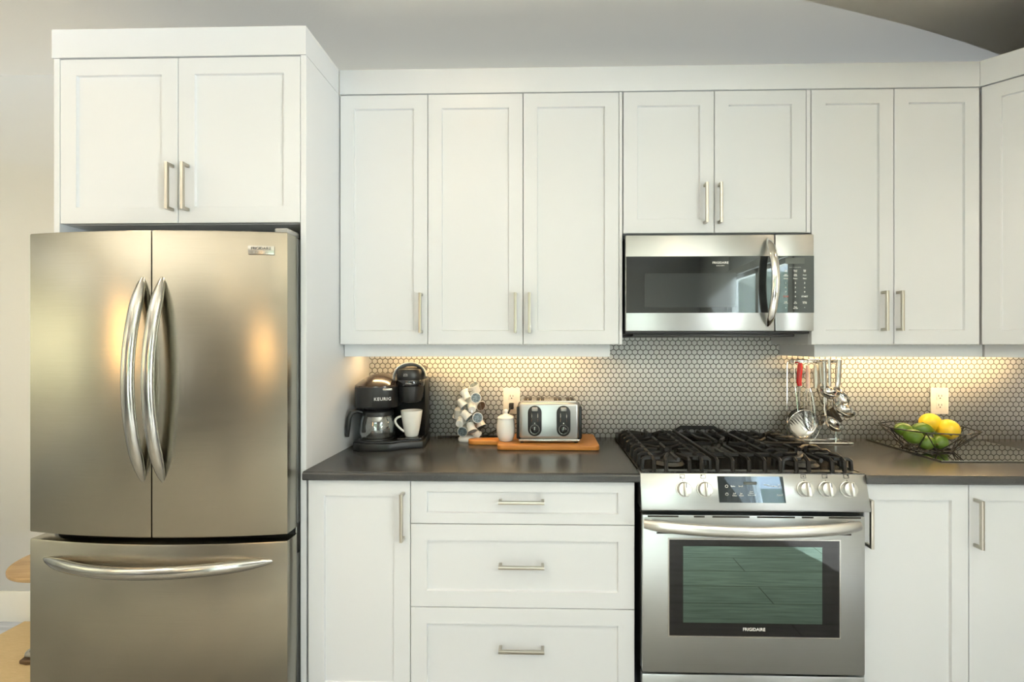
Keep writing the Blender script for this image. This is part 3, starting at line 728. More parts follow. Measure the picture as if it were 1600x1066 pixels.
MB().box(X_(1067, ODY), X_(1284, ODY), ODY-.0028, ODY-.0015, Z_(1178, 974, ODY), Z_(1178, 854, ODY)).build('inner_window', OVENG, gl, True)
lettering('lettering', 'FRIGIDAIRE', .0148, facing(((wx0+wx1)/2, ODY-.0024, Z_(1178, 983.5, ODY))), WHITEINK, gl, bold=.00012)
# oven handle: a broad bowed bar on two end posts
hz_ = (Z_(1010, 821, 1.6)+Z_(1346, 825, 1.6))/2
hxa, hxb = X_(1008, 1.60), X_(1347.5, 1.60); P = []; R = []
for i in range(31):
    s = i/30; k = 1-(2*s-1)**2
    P.append(Vector((hxa+(hxb-hxa)*s, 1.612-.048*k**.8, hz_-.006*k+.001))); R.append(.0195*(.78+.22*min(1, k*4)))
MB().tube(P, R, n=18, ell=(1., .62), up=(0,0,1)).build('handle', POLISH, od, True, ang=60)
for xx in (hxa+.004, hxb-.03): MB().box(xx, xx+.026, 1.605, ODY+.001, hz_-.012, hz_+.012, .004).build('handle_post', POLISH, od, True)
MB().box(ODX0, ODX1, ODY+.002, 1.664, .07, odz0-.006, .004).build('storage_drawer', STEELR, rg, True)
# burners
BC = [(.4665, 1.80), (.4665, 2.10), (.71, 1.95), (.9535, 1.80), (.9535, 2.10)]
for k, (bx, by_) in enumerate(BC):
    rr = (.045, .038, .05, .048, .034)[k]
    b = MB().cyl((bx, by_, .9125), (bx, by_, .926), rr*1.25, rr*1.05, 32, .002).build('burner', ALU, rg, True)
    MB().cyl((bx, by_, .926), (bx, by_, .936), rr, rr*.94, 32, .003).build('burner_cap', BURN, b, True)
# grates
gz = .957
def bar(mb, pts, r=.0075): mb.tube(pts, r, n=6, ell=(1.15, .95), up=(0,0,1))
def side_grate(x0, x1):
    mb = MB(); xc = (x0+x1)/2; y0, y1 = 1.676, 2.232
    for xx in (xc-.082, xc+.082): bar(mb, [(xx, y0, .915), (xx, y0+.004, gz-.004), (xx, y0+.014, gz), (xx, y1-.014, gz), (xx, y1-.004, gz-.004), (xx, y1, .915)])
    for (yc, yo) in ((1.80, (-.10, -.035, .03, .10)), (2.10, (-.10, -.03, .035, .09))):
        for sgn, xe in ((-1, x0), (1, x1)):
            for o in yo:
                inn = .030 if abs(o) < .05 else .012
                bar(mb, [(xe, yc+o, .915), (xe+sgn*-.003, yc+o, gz-.006), (xe+sgn*-.012, yc+o, gz), (xc+sgn*.060, yc+o, gz), (xc+sgn*(inn+.008), yc+o*(.50 if abs(o) > .05 else .8), gz)])
        for o in (-1, 1):
            bar(mb, [(xc, yc+o*.128, gz), (xc, yc+o*.035, gz)])
    bar(mb, [(x0+.012, 1.95, gz), (x1-.012, 1.95, gz)])
    for xx in (xc-.04, xc+.04):
        bar(mb, [(xx, y0, .915), (xx, y0+.004, gz-.004), (xx, y0+.014, gz), (xx*.45+xc*.55, 1.752, gz)])
    return mb
side_grate(RX0+.014, RX0+.254).build('grate', IRON, rg, True)
side_grate(RX1-.254, RX1-.014).build('grate', IRON, rg, True)
mb = MB(); x0, x1 = RX0+.262, RX1-.262; xc = (x0+x1)/2
for xx in (x0+.008, xc-.055, xc, xc+.055, x1-.008):
    k = xx-xc; e = .6 if abs(k) < .08 else 1.
    if abs(k) > .08: bar(mb, [(xx, 1.676, .915), (xx, 1.68, gz-.004), (xx, 1.69, gz), (xx, 2.222, gz), (xx, 2.23, gz-.004), (xx, 2.234, .915)])
    else:
        bar(mb, [(xx, 1.676, .915), (xx, 1.68, gz-.004), (xx, 1.69, gz), (xx, 1.84, gz), (xc+k*.35, 1.905, gz)])
        bar(mb, [(xx, 2.234, .915), (xx, 2.23, gz-.004), (xx, 2.222, gz), (xx, 2.06, gz), (xc+k*.35, 1.995, gz)])
for yy in (1.755, 2.145): bar(mb, [(x0+.008, yy, gz), (x1-.008, yy, gz)])
for sg in (-1, 1): bar(mb, [(xc+sg*(xc-x0-.008), 1.95, gz), (xc+sg*.035, 1.95, gz)])
# raised rear lip of the middle grate
bar(mb, [(xc-.115, 2.236, .945), (xc-.075, 2.236, .972), (xc+.075, 2.236, .972), (xc+.115, 2.236, .945)], .0075)
mb.build('grate', IRON, rg, True)

# ================================================================== MICROWAVE
MY = 1.912
mx0, mx1 = X_(977.5, MY), X_(1272, MY); mz1, mz0 = Z_(1120, 366.5, MY), Z_(1120, 517.5, MY)
mw = thing('microwave', 'stainless over-the-range microwave with a black glass door', 'microwave', ((mx0+mx1)/2, 2.1, mz0-.012))
MB().box(mx0+.003, mx1-.003, MY+.028, YBK-.012, mz0-.01, mz1-.003, .002).build('case', BLKP, mw, True)
msp = X_(1211, MY)
md = MB().box(mx0, msp-.0012, MY, MY+.026, mz0, mz1-.001, .004).build('door', STEELR, mw, True)
gz1, gz0 = Z_(1120, 400.5, MY), Z_(1120, 489, MY)
g = MB().box(mx0+.002, msp-.0025, MY-.0012, MY+.002, gz0, gz1).build('door_glass', MWG, md, True)
MB().box(X_(1007, MY), X_(1150, MY), MY-.0018, MY-.001, Z_(1080, 480.5, MY), Z_(1080, 427, MY)).build('screen', MWS, g, True)
lettering('lettering', 'FRIGIDAIRE', .0125, facing((X_(1125.5, MY), MY-.0016, Z_(1125, 410.8, MY))), WHITEINK, g, bold=.00012)
lettering('lettering', 'GALLERY', .0065, facing((X_(1125.5, MY), MY-.0016, Z_(1125, 415.3, MY))), WHITEINK, g, spacing=1.3)
mp_ = MB().box(msp+.0012, mx1, MY, MY+.026, mz0, mz1-.001, .004).build('control_panel', STEELR, mw, True)
kp = MB().box(msp+.002, mx1-.001, MY-.0012, MY+.002, gz0, gz1).build('keypad', MWG, mp_, True)
MB().box(X_(1227, MY), X_(1257, MY), MY-.0018, MY-.001, Z_(1240, 412.5, MY), Z_(1240, 403.5, MY)).build('display', LCD, kp, True)
rows = [(423.5, ('Pop\ncorn', 'Sensor\nCook', 'Melt\nSoft'), .0052), (430, ('Auto\nDefrost', 'Keep\nWarm', 'Power'), .0052), (435.5, ('Reheat', 'Potato', 'Timer'), .0058),
        (442.5, ('1', '2', '3'), .0092), (449.5, ('4', '5', '6'), .0092), (456.5, ('7', '8', '9'), .0092), (463.5, ('STOP', '0', 'START'), .0085),
        (473, ('Light\nHi Low', 'Set\nClock', 'Surface\nOn Off'), .0052), (481, ('v', 'Vent\nOn Off', '^'), .006)]
lettering('lettering', 'Sensor Cooking Options', .0045, facing((X_(1242, MY), MY-.0016, Z_(1242, 417.8, MY))), GREYINK, kp)
for py, ws, sz in rows:
    for px, s_ in zip((1227.5, 1242.5, 1257), ws):
        lettering('key_lettering', s_, sz, facing((X_(px, MY), MY-.0016, Z_(px, py, MY))), REDINK if s_ == 'STOP' else WHITEINK, kp, bold=.0002)
# bowed vertical handle
hx_ = X_(1204.5, MY); P = []; R = []
for i in range(31):
    s = i/30; k = 1-(2*s-1)**2
    P.append(Vector((hx_-.012+.004*k, MY+.004-.062*k**.85, Z_(1203, 511, MY)+(Z_(1203, 371, MY)-Z_(1203, 511, MY))*s))); R.append(.0155*max(.3, min(1, (k*3)**.5)))
MB().tube(P, R, n=18, ell=(1., .6), up=(1,0,0)).build('handle', CHROME, md, True, ang=60)
MB().box(mx0+.035, X_(1240, 1.95), MY+.03, 2.22, mz0-.022, mz0-.010, .003).build('vent_grille', BLKP, mw, True)

# ================================================================== COFFEE MAKER
cmx, cmy, cmr = -.668, 2.108, math.radians(7)
cm = thing('coffee_maker', 'black dual coffee maker with glossy bronze lid, beside the refrigerator panel', 'coffee maker', (cmx, cmy, CT), cmr)
def cmw(x, y, z=0.): return Vector((cmx, cmy, CT+z))+Matrix.Rotation(cmr, 3, 'Z') @ Vector((x, y, 0))
up_ = lambda a, b, d: (a, b, d)
base_o = [(-.140, .13), (.146, .13), (.148, -.085), (.140, -.098), (.055, -.118), (.02, -.145), (-.005, -.150), (-.085, -.150), (-.11, -.142), (-.145, -.105), (-.148, -.09)]
MB().prism(base_o, up_, 0, .031, .004, 3).build('base', BLKP, cm)
MB().prism([(x*.93, y*.93-.001) for x, y in base_o], up_, .031, .037, .002).build('base_deck', BLKP, cm)
MB().cyl((-.055, -.052, .037), (-.055, -.052, .043), .074, n=40, bev=.002).build('hot_plate', BLKG, cm)
MB().box(.035, .135, -.10, .0, .037, .044, .003).build('drip_tray', BLKG, cm)
MB().prism([(-.138, .035), (-.14, .125), (.144, .125), (.146, -.01), (.14, -.02), (.06, .035)], up_, .037, .285, .006, 3).build('tower', BLKP, cm)
# brew basket housing, D-shaped
def dshape(x0, x1, yb, yf, n=18):
    xc, hw = (x0+x1)/2, (x1-x0)/2
    return [(x0, yb)]+[(xc-hw*math.cos(PI*k/n), -.055-(yf)*math.sin(PI*k/n)**.75) for k in range(n+1)]+[(x1, yb)]
ds = dshape(-.147, .035, .12, .085)
MB().loops([[(x*.97-.0015, y*.97, .176) for x, y in ds], [(x, y, .182) for x, y in ds], [(x, y, .262) for x, y in ds]]).build('brew_basket', BLKP, cm)
# domed lid
def sc(k): return [(-.055+(x+.055)*k, .045+(y-.045)*k, .268+.046*(1-k**2.2)) for x, y in ds]
MB().loops([[(x, y, .2625) for x, y in ds]]+[sc(k) for k in (1., .97, .92, .85, .75, .62, .48, .32, .16, .04)]).build('lid', BRONZE, cm, ang=60)
MB().box(-.012, .03, -.146, -.135, .250, .259, .002).xform(Matrix.Translation((-.01, .012, 0))).build('lid_tab', SILVP, cm)
MB().cyl((-.053, -.06, .164), (-.053, -.06, .177), .05, .06, 32).build('drip_spout', BLKP, cm)
# single-cup head
hcx, hcy = .082, -.045
MB().lathe([(.034, .192), (.045, .196), (.052, .215), (.056, .250), (.057, .262)], (hcx, hcy, 0), 40).build('pod_cup', BLKP, cm)
MB().lathe([(.057, .262), (.060, .266), (.061, .285), (.059, .290)], (hcx, hcy, 0), 40).build('glossy_collar', BLKG, cm)
MB().lathe([(.056, .290), (.0585, .294), (.0585, .325), (.052, .335), (.03, .340), (0, .341)], (hcx, hcy, 0), 40).build('pod_head', BLKP, cm)
MB().box(hcx-.045, hcx+.05, hcy, .12, .20, .315, .015, 3).build('head_arm', BLKP, cm)
P = []
for k in range(25):
    a = PI*(-.06+1.06*k/24)
    P.append((hcx-.0685*math.cos(a), hcy-.018+.022*math.sin(a), .300+.056*math.sin(a)))
MB().tube(P, .0095, n=14, ell=(1.7, .62), up=(0,-.86,.5)).build('lift_handle', SATIN, cm, ang=60)
MB().box(hcx-.055, hcx+.055, hcy+.01, .11, .315, .345, .014, 3).build('head_top', BLKP, cm)
Ml = Matrix.Translation((-.018, -.1365, .215)) @ Matrix.Rotation(math.radians(14), 4, 'Z') @ facing((0, 0, 0))
lettering('lettering', 'KEURIG', .0185, Ml, WHITEINK, cm, world=False, bold=.00012, spacing=1.12)
lettering('lettering', 'K-Cup\nBrewer', .006, facing((hcx-.012, hcy-.0595, .312)), WHITEINK, cm, world=False)
lettering('lettering', 'STRONG', .0065, facing((hcx, hcy-.0620, .276)), WHITEINK, cm, world=False)
# carafe
cp = cmw(-.055, -.052, .0432)
cf = thing('glass_carafe', 'empty glass coffee carafe with black lid and handle, in the coffee maker', 'carafe', cp, cmr)
MB().lathe([(.055, .0), (.068, .004), (.0735, .02), (.0735, .055), (.067, .085), (.0625, .098), (.0605, .098), (.065, .085), (.0715, .055), (.0715, .02), (.066, .006), (.0, .003)], n=48, cap1=False).build('glass_body', CARG, cf)
MB().lathe([(.0635, .094), (.066, .096), (.066, .112), (.060, .119), (.03, .1205), (0, .1205)], n=48, cap0=False).build('lid', BLKP, cf)
ah = math.radians(203); hd = Vector((math.cos(ah), math.sin(ah), 0))
P = [hd*.058+Vector((0,0,.108)), hd*.085+Vector((0,0,.118)), hd*.108+Vector((0,0,.112)), hd*.118+Vector((0,0,.09)), hd*.122+Vector((0,0,.05)), hd*.124+Vector((0,0,.012))]
MB().tube(P, [.011,.012,.013,.0135,.0125,.009], n=14, ell=(1.15,.8), up=hd.cross(Vector((0,0,1)))).build('handle', BLKP, cf, ang=60)
sd = Vector((math.cos(math.radians(232)), math.sin(math.radians(232)), 0))
MB().tube([sd*.064+Vector((0,0,.10)), sd*.073+Vector((0,0,.07)), sd*.0765+Vector((0,0,.03))], .006, n=10, ell=(1.4,.5), up=sd.cross(Vector((0,0,1)))).build('level_strip', BLKP, cf)
# mug
mg = cmw(.088, -.055, .0445)
mu = thing('mug', 'white ceramic mug on the drip tray of the coffee maker', 'mug', mg, cmr)
MB().lathe([(.0, .0), (.025, .0), (.028, .003), (.034, .03), (.0415, .075), (.046, .108), (.0465, .112), (.0445, .112), (.039, .075), (.031, .03), (.025, .008), (0, .006)], n=48).build('cup', CERAM, mu, ang=60)
ah = math.radians(192); hd = Vector((math.cos(ah), math.sin(ah), 0)); P = []
for k in range(15):
    s = k/14; a = PI*s
    P.append(hd*(.044-.013*s+.031*math.sin(a)**.8)+Vector((0,0,.088-.066*s+.010*math.sin(a))))
MB().tube(P, .0058, n=12, ell=(1.25,.85), up=hd.cross(Vector((0,0,1)))).build('handle', CERAM, mu, ang=60)
# its mains lead lying along the back of the worktop
lead = [(-.47, 2.255, CT+.006), (-.43, 2.268, CT+.005), (-.33, 2.272, CT+.005), (-.26, 2.270, CT+.005)]
def bez(P, n=8):
    P = [Vector(p) for p in P]; Q = [P[0]*2-P[1]]+P+[P[-1]*2-P[-2]]; out_ = []
    for i in range(1, len(Q)-2):
        a, b, c, d = Q[i-1:i+3]
        for k in range(n):
            t = k/n; out_.append(.5*((2*b)+(c-a)*t+(2*a-5*b+4*c-d)*t*t+(3*b-a-3*c+d)*t**3))
    return out_+[P[-1]]
tag(MB().tube(bez([(-.505, 2.262, CT+.0045)]+lead[1:]), .0038, n=10).build('power_cord', RUBBER), 'thin black cord lying against the tiles between coffee maker and pod jar', 'cord')

# ================================================================== POD JAR
jx, jy = X_(731.5, 2.195), 2.195
jr = thing('glass_jar', 'clear footed glass jar full of white coffee pods', 'jar', (jx, jy, CT))
MB().lathe([(.030, 0), (.043, .0), (.046, .006), (.044, .014), (.036, .021), (.03, .021)], n=48).build('foot', THICKG, jr, ang=60)
MB().lathe([(.0, .020), (.034, .021), (.050, .034), (.061, .06), (.0665, .095), (.0665, .125), (.063, .165), (.057, .205), (.0535, .235), (.0545, .262), (.0575, .27), (.0560, .2705), (.0535, .264)], n=48, cap0=False, cap1=False).build('bowl', JARG, jr, ang=60)
pod0 = None
pods = [  # px, py, dy, foil direction (x, y, z), foil, label
 (743, 607, -.004, (-.3, -.35, .75), 0, 'uppermost white coffee pod in the glass jar'),
 (727.5, 617, -.018, (-.5, .25, .8), 0, 'white coffee pod standing at the left top of the jar'),
 (743.5, 622.5, -.030, (.15, -.95, .2), 0, 'white coffee pod showing blue foil, at the upper right of the jar'),
 (721.5, 630.5, -.020, (.65, -.25, -.7), 0, 'tilted white coffee pod at the upper left of the jar with its lid turned down'),
 (738, 637, -.040, (-.1, .85, .3), 0, 'white coffee pod with its round base forward in the middle of the jar'),
 (715.5, 645.5, -.002, (-.1, .4, -.9), 0, 'white coffee pod pressed against the left side of the jar'),
 (728, 649, -.043, (.7, -.2, -.6), 0, 'white coffee pod lying slanted in the middle front of the jar'),
 (745.5, 653, -.036, (.25, -.95, .15), 0, 'white coffee pod showing dark printed foil, at the right of the jar'),
 (719.5, 660, -.036, (.1, .9, .25), 0, 'white coffee pod with its round base forward, at the lower left of the jar'),
 (724.5, 672.5, -.026, (-.1, -.95, -.15), 0, 'white coffee pod showing dark foil, at the bottom of the jar'),
 (736, 668, -.046, (.35, -.45, -.8), 0, 'white coffee pod in front at the bottom of the jar'),
 (742.5, 676, -.012, (.6, .3, -.7), 0, 'white coffee pod lowest on the right of the jar'),
 (748, 632.5, .006, (.6, -.7, -.2), 1, 'coffee pod with brown foil at the right of the jar'),
 (750, 660.5, -.002, (.4, -.3, -.85), 0, 'white coffee pod low against the right side of the jar'),
 (732, 627, .022, (-.6, .5, .2), 0, 'white coffee pod behind the others in the upper middle of the jar'),
 (727, 656, .026, (.2, .8, .4), 0, 'white coffee pod behind the others at the left of the jar')]
for px, py, dy, dr, br, lab in pods:
    if pod0 is None:
        t = thing('coffee_pod', lab, 'coffee pod', (0,0,0), 0, 'coffee pods in the glass jar'); pod0 = t
        MB().lathe([(.0, -.021), (.0150, -.021), (.0168, -.0195), (.0185, .010), (.0205, .0105), (.0212, .0185), (.0238, .0190), (.0238, .0208), (.0205, .0210)], n=28, cap0=False, cap1=False).build('cup', PODW, t)
        MB().cyl((0,0,.0205), (0,0,.0214), .0210, n=28).build('foil_lid', PODF, t)
        r = t
    else:
        r = copy_tree(pod0); r['label'] = lab
    p = pt(px, py, jy+dy); r.location = p
    r.rotation_euler = Vector(dr).to_track_quat('Z', 'Y').to_euler()
    if br:
        for ch in r.children:
            if ch.name.startswith('foil'): ch.data = ch.data.copy(); ch.data.materials[0] = PODB

# ================================================================== CUTTING BOARD, SUGAR JAR, TOASTER
bt = .021; bz = CT+.0005
bo = []
def arc(cx, cy, r, a0, a1, n=6): return [(cx+r*math.cos(math.radians(a0+(a1-a0)*k/n)), cy+r*math.sin(math.radians(a0+(a1-a0)*k/n))) for k in range(n+1)]
bX0, bX1, bY0, bY1, rc = -.197, .232, 1.992, 2.258, .022
bo = arc(bX1-rc, bY0+rc, rc, -90, 0)+arc(bX1-rc, bY1-rc, rc, 0, 90)+arc(bX0+rc, bY1-rc, rc, 90, 180)+[(bX0, 2.165)]+arc(bX0-.105, 2.125, .034, 90, 270, 10)+[(bX0-.03, 2.09), (bX0, 2.085)]+arc(bX0+rc, bY0+rc, rc, 180, 270)
cb = MB().prism(bo, up_, bz, bz+bt, .004, 3).build('cutting_board', BOARDW)
tag(cb, 'orange-brown wooden paddle cutting board under the toaster', 'cutting board')
BZ = bz+bt+.0005
sx_, sy_ = X_(790.5, 2.085), 2.085
sj = thing('sugar_jar', 'white ceramic lidded jar on the cutting board beside the toaster', 'jar', (sx_, sy_, BZ))
MB().lathe([(0, 0), (.026, 0), (.030, .003), (.0385, .025), (.041, .05), (.039, .075), (.035, .092), (.0345, .096), (0, .096)], n=48).build('body', CERAM, sj, ang=60)
MB().lathe([(0, .0965), (.0375, .0965), (.039, .1), (.036, .105), (.026, .111), (.012, .116), (.0075, .119), (.0085, .125), (.0105, .13), (.0085, .136), (0, .138)], n=48).build('lid', CERAM, sj, ang=60)
tx, ty = .022, 2.128
ts = thing('toaster', 'four-slice brushed steel toaster with black ends on the cutting board', 'toaster', (tx, ty, BZ))
TW, TD, TH = .128, .095, .172
MB().box(-TW, TW, -TD, TD, .016, TH, .014, 4).build('body', STEELR, ts)
MB().box(-TW-.002, TW+.002, -TD-.002, TD+.002, .007, .0175, .003).build('base', SILVP, ts)
for sg in (-1, 1):
    MB().box(sg*(TW-.004), sg*(TW+.012), -TD+.014, TD-.014, .014, TH-.016, .007, 3).build('end_panel', BLKP, ts)
    for yy in (-1, 1): MB().cyl((sg*(TW-.012), yy*(TD-.018), 0), (sg*(TW-.012), yy*(TD-.018), .008), .008, n=16).build('foot', RUBBER, ts)
MB().box(-TW+.012, TW-.012, -TD+.018, TD-.018, TH-.002, TH+.006, .003).build('top_plate', SILVP, ts)
for xx in (-.092, -.038, .038, .092):
    MB().box(xx-.0165, xx+.0165, -TD+.032, TD-.032, TH+.002, TH+.0068).build('bread_slot', SLOT, ts)
    MB().box(xx-.0012, xx+.0012, -TD+.034, TD-.034, TH+.0066, TH+.0074).build('guide_wire', SILVP, ts)
for xx in (-.061, .061):
    pl = arc(xx, .060, .0295, 180, 360, 12)+arc(xx, .131, .0295, 0, 180, 12)
    cpl = MB().prism(pl, lambda a, b, d: (a, d, b), -TD-.006, -TD+.002, .002).build('control_plate', BLKP, ts)
    MB().box(xx-.0125, xx+.0125, -TD-.022, -TD-.004, .138, .154, .004, 3).build('lever', GREYP, cpl)
    MB().box(xx-.014, xx-.0115, -TD-.007, -TD-.005, .092, .130).box(xx+.0115, xx+.014, -TD-.007, -TD-.005, .092, .130).build('slot_trim', SILVP, cpl)
    MB().tube([(xx+.0195*math.cos(k*PI/12), -TD-.0065, .060+.0195*math.sin(k*PI/12)) for k in range(24)], .0012, n=6, closed=True).build('dial_ring', SILVP, cpl)
    MB().cyl((xx, -TD-.005, .060), (xx, -TD-.018, .060), .0150, .0135, 24, .001).build('dial', BLKG, cpl)
    MB().box(xx-.0008, xx+.0008, -TD-.0188, -TD-.0178, .060, .072).build('dial_mark', WHITEINK, cpl)
    MB().ball((xx, -TD-.0065, .086), .0022, n=8).build('indicator', WHITEINK, cpl)
# ---- wall outlets
def outlet(px, py, label):
    p = pt(px, py, TILE_Y-.003)
    t = thing('wall_outlet', label, 'outlet', (p.x, TILE_Y-.001, p.z))
    MB().box(-.0405, .0405, -.006, .0005, -.062, .062, .0025).build('cover_plate', PLATE, t)
    for zz in (.021, -.021):
        MB().box(-.0165, .0165, -.0075, -.004, zz-.0165, zz+.0165, .0012).build('socket', PLATE, t)
        for xx, dz, hw, hh in ((-.0065, .003, .0012, .0045), (.0065, .003, .0012, .0038), (0, -.008, .0025, .0025)):
            MB().box(xx-hw, xx+hw, -.0079, -.0070, zz+dz-hh, zz+dz+hh).build('socket_hole', SLOT, t)
    return p
po1 = outlet(799.5, 626.5, 'white wall outlet behind the sugar jar and toaster')
outlet(1467.5, 626.5, 'white wall outlet above the fruit bowl')
# toaster cord: plug in the lower socket, lead down behind the jar
wc = MB().box(po1.x-.011, po1.x+.011, TILE_Y-.04, TILE_Y-.0085, po1.z-.036, po1.z-.008, .004, 3).build('power_plug', RUBBER, ts, True)
pts = bez([(po1.x, TILE_Y-.036, po1.z-.022), (po1.x-.012, TILE_Y-.048, po1.z-.05), (po1.x-.03, TILE_Y-.03, po1.z-.10), (po1.x-.06, TILE_Y-.02, CT+.045), (po1.x-.115, TILE_Y-.018, CT+.012), (po1.x-.13, 2.268, CT+.0055), (po1.x-.06, 2.27, CT+.0055), (po1.x+.02, 2.2695, CT+.0055), (.0, 2.268, CT+.012), (.01, 2.24, BZ+.03), (.012, ty+TD, BZ+.04)], 8)
MB().tube(pts, .0038, n=10).build('power_cord', RUBBER, ts, True, ang=60)

# ================================================================== UTENSIL RACK AND UTENSILS
ry = 2.19
rx0, rx1 = X_(1239, ry), X_(1317, ry)
zr = Z_(1280, 565, ry)
rk = thing('utensil_rack', 'thin chrome wire utensil rack standing behind the range', 'utensil rack', ((rx0+rx1)/2, ry, CT))
bx0_, bx1_ = X_(1240, 2.15), X_(1333, 2.15)
MB().tube([(bx0_, 2.15, CT+.0045), (bx1_, 2.15, CT+.0045), (bx1_-.01, 2.245, CT+.0045), (bx0_, 2.245, CT+.0045)], .0038, n=8, closed=True).build('base_frame', CHROME, rk, True)
MB().box(bx0_+.004, bx1_-.012, 2.156, 2.24, CT+.0008, CT+.003).build('drip_plate', UTST, rk, True)
for xx in (rx0, rx1): MB().tube([(xx, 2.243, CT+.004), (xx, 2.243, zr-.03), (xx, 2.235, zr), (xx, ry+.02, zr)], .0028, n=8).build('post', CHROME, rk, True)
MB().box(rx0-.004, rx1+.004, ry+.014, ry+.018, zr-.008, zr+.010, .001).build('hanging_bar', CHROME, rk, True)
def hook(px): 
    x = X_(px, ry); MB().tube([(x, ry+.014, zr+.002), (x, ry+.002, zr-.004), (x, ry-.006, zr+.0), (x, ry-.006, zr+.006)], .0016, n=6).build('hook', CHROME, rk, True)
for px in (1249, 1262, 1275, 1284, 1294, 1312): hook(px)
def U(px, py, dy=0.): return pt(px, py, ry-.006+dy)
def strip_bar(mb, pts, wd, th, up=(1,0,0)): mb.tube(pts, 1., n=12, ell=(wd, th), up=up)
# slotted skimmer with red handle
sk = thing('skimmer', 'slotted round steel skimmer with a glossy red handle', 'skimmer', U(1249.5, 566))
MB().tube([U(1250.5, 567), U(1250, 573), U(1249, 585), U(1248.5, 596), U(1249.5, 603)], [.008, .0115, .0115, .0115, .0095], n=14, ell=(1., .8), up=(1,0,0)).build('handle', REDP, sk, True, ang=60)
MB().tube([U(1249.5, 603), U(1249, 620), U(1248, 640), U(1250, 645, .005)], .0042, n=10).build('shaft', UTST, sk, True)
c = U(1251, 661); rr = 23*2.19/F
def dish(c, rr, depth, tilt_x, tilt_z, slots=False, th=.0012, n=40):
    """shallow bowl opening towards -y, then tilted"""
    prof = [(rr*math.sin(k*PI/2/8), -depth*(math.cos(k*PI/2/8))) for k in range(9)]
    mb = MB(); rings = []
    for r, d in prof: rings.append([(max(r, 1e-4)*math.cos(2*PI*i/n), -d*1.0-depth, max(r, 1e-4)*math.sin(2*PI*i/n)) for i in range(n)])
    for r, d in prof[::-1]: rings.append([(max(r-th, 1e-4)*math.cos(2*PI*i/n), -d-depth-th, max(r-th, 1e-4)*math.sin(2*PI*i/n)) for i in range(n)])
    mb.loops(rings)
    mb.xform(Matrix.Translation(c) @ Matrix.Rotation(tilt_z, 4, 'Y') @ Matrix.Rotation(tilt_x, 4, 'X'))
    return mb
dish(c, rr, .014, math.radians(-8), 0).build('slotted_disc', UTST, sk, True, ang=60)
for k in range(7):
    o = (k-3)*.012; L = math.sqrt(max(0, (rr*.72)**2-o*o))
    a = math.radians(-50); dx, dz = math.cos(a), math.sin(a)
    ox, oz = -dz*o, dx*o
    MB().tube([c+Vector((ox-dx*L, .0085-.018+abs(o)*.04, oz-dz*L)), c+Vector((ox, -.004+.004, oz)), c+Vector((ox+dx*L, .0085-.018+abs(o)*.04, oz+dz*L))], .0022, n=8, ell=(1, .5), up=(0,1,0)).build('slot', SLOT, sk, True)
# big wire strainer ring, hanging behind
wr = thing('wire_strainer', 'thin wire hoop strainer hanging behind the red-handled skimmer', 'strainer', U(1241, 562))
rc_ = pt(1256, 667, ry-.03); R_ = 26*2.18/F
MB().tube([rc_+Vector((R_*math.cos(k*PI/20)*.95, -.012*math.sin(k*PI/20), R_*math.sin(k*PI/20))) for k in range(40)], .0016, n=8, closed=True).build('hoop', CHROME, wr, True)
MB().tube([rc_+Vector((-.026, 0, R_*.93)), pt(1242, 600, ry-.02), pt(1241, 564, ry+.006)], .0019, n=8).build('handle', CHROME, wr, True)
# whisk
wk = thing('whisk', 'balloon whisk with a pale pink handle hanging on the rack', 'whisk', U(1262, 570))
MB().tube([U(1262, 571), U(1262.3, 588), U(1262.8, 607)], [.0085, .009, .009], n=12, ell=(1., .7), up=(1,0,0)).build('handle', PINKP, wk, True)
MB().tube([U(1262, 571), U(1262, 566), U(1262, 562)], .0015, n=6).build('loop', CHROME, wk, True)
for k in range(5):
    a = PI*k/5+.3; r = .038; top = U(1263, 607); bot = U(1267, 674, -.012)
    P = []
    for i in range(25):
        s = i/24; side = math.cos(PI*s); z = math.sin(PI*s)
        wv = r*side*(.25+.75*z**.5)
        p = top.lerp(bot, z**.75); P.append(p+Vector((math.cos(a)*wv, math.sin(a)*wv*.55, 0)))
    MB().tube(P, .0013, n=6).build('wire', CHROME, wk, True)
# ladles and spoons
def ladle(name, label, cat, hp, bowl, br, bd, tx_, tz_, hw=.007, hmat=UTST, sx=1., wide=None, group=None, dy=0.):
    top = U(*hp[0], dy); t = thing(name, label, cat, top, 0, group)
    P = [U(px, py, dy) for px, py in hp]; n_ = len(P)
    c = pt(bowl[0], bowl[1], ry-.02+dy+bowl[2])
    P2 = P+[c+Vector((0, .004, br*.85))]
    if wide:
        MB().tube(P[:2]+[P[1].lerp(P[2], .9)], [wide*.8, wide, wide], n=14, ell=(1., .55), up=(1,0,0)).build('handle', hmat, t, True, ang=60)
        MB().tube([P[1].lerp(P[2], .88), P2[-1]] if n_ <= 3 else [P[1].lerp(P[2], .88)]+P[3:]+[P2[-1]], .0038, n=10).build('shaft', UTST, t, True)
    else:
        MB().tube(P2, [hw]*len(P)+[hw*.6], n=12, ell=(1., .3), up=(1,0,0)).build('handle', hmat, t, True, ang=60)
    b = dish(Vector((0,0,0)), br, bd, 0, 0); b.xform(Matrix.Diagonal((sx, 1, 1, 1))); b.xform(Matrix.Translation(c) @ Matrix.Rotation(tz_, 4, 'Y') @ Matrix.Rotation(tx_, 4, 'X'))
    b.build('bowl', UTST, t, True, ang=60)
    return t
D = math.radians
sp = thing('spatula', 'dark slotted turner with a broad steel handle hanging on the rack', 'spatula', U(1276, 566))
MB().tube([U(1274.5, 570), U(1275, 585), U(1276, 607)], [.008, .0135, .0135], n=14, ell=(1., .6), up=(1,0,0)).build('handle', NICKEL, sp, True, ang=60)
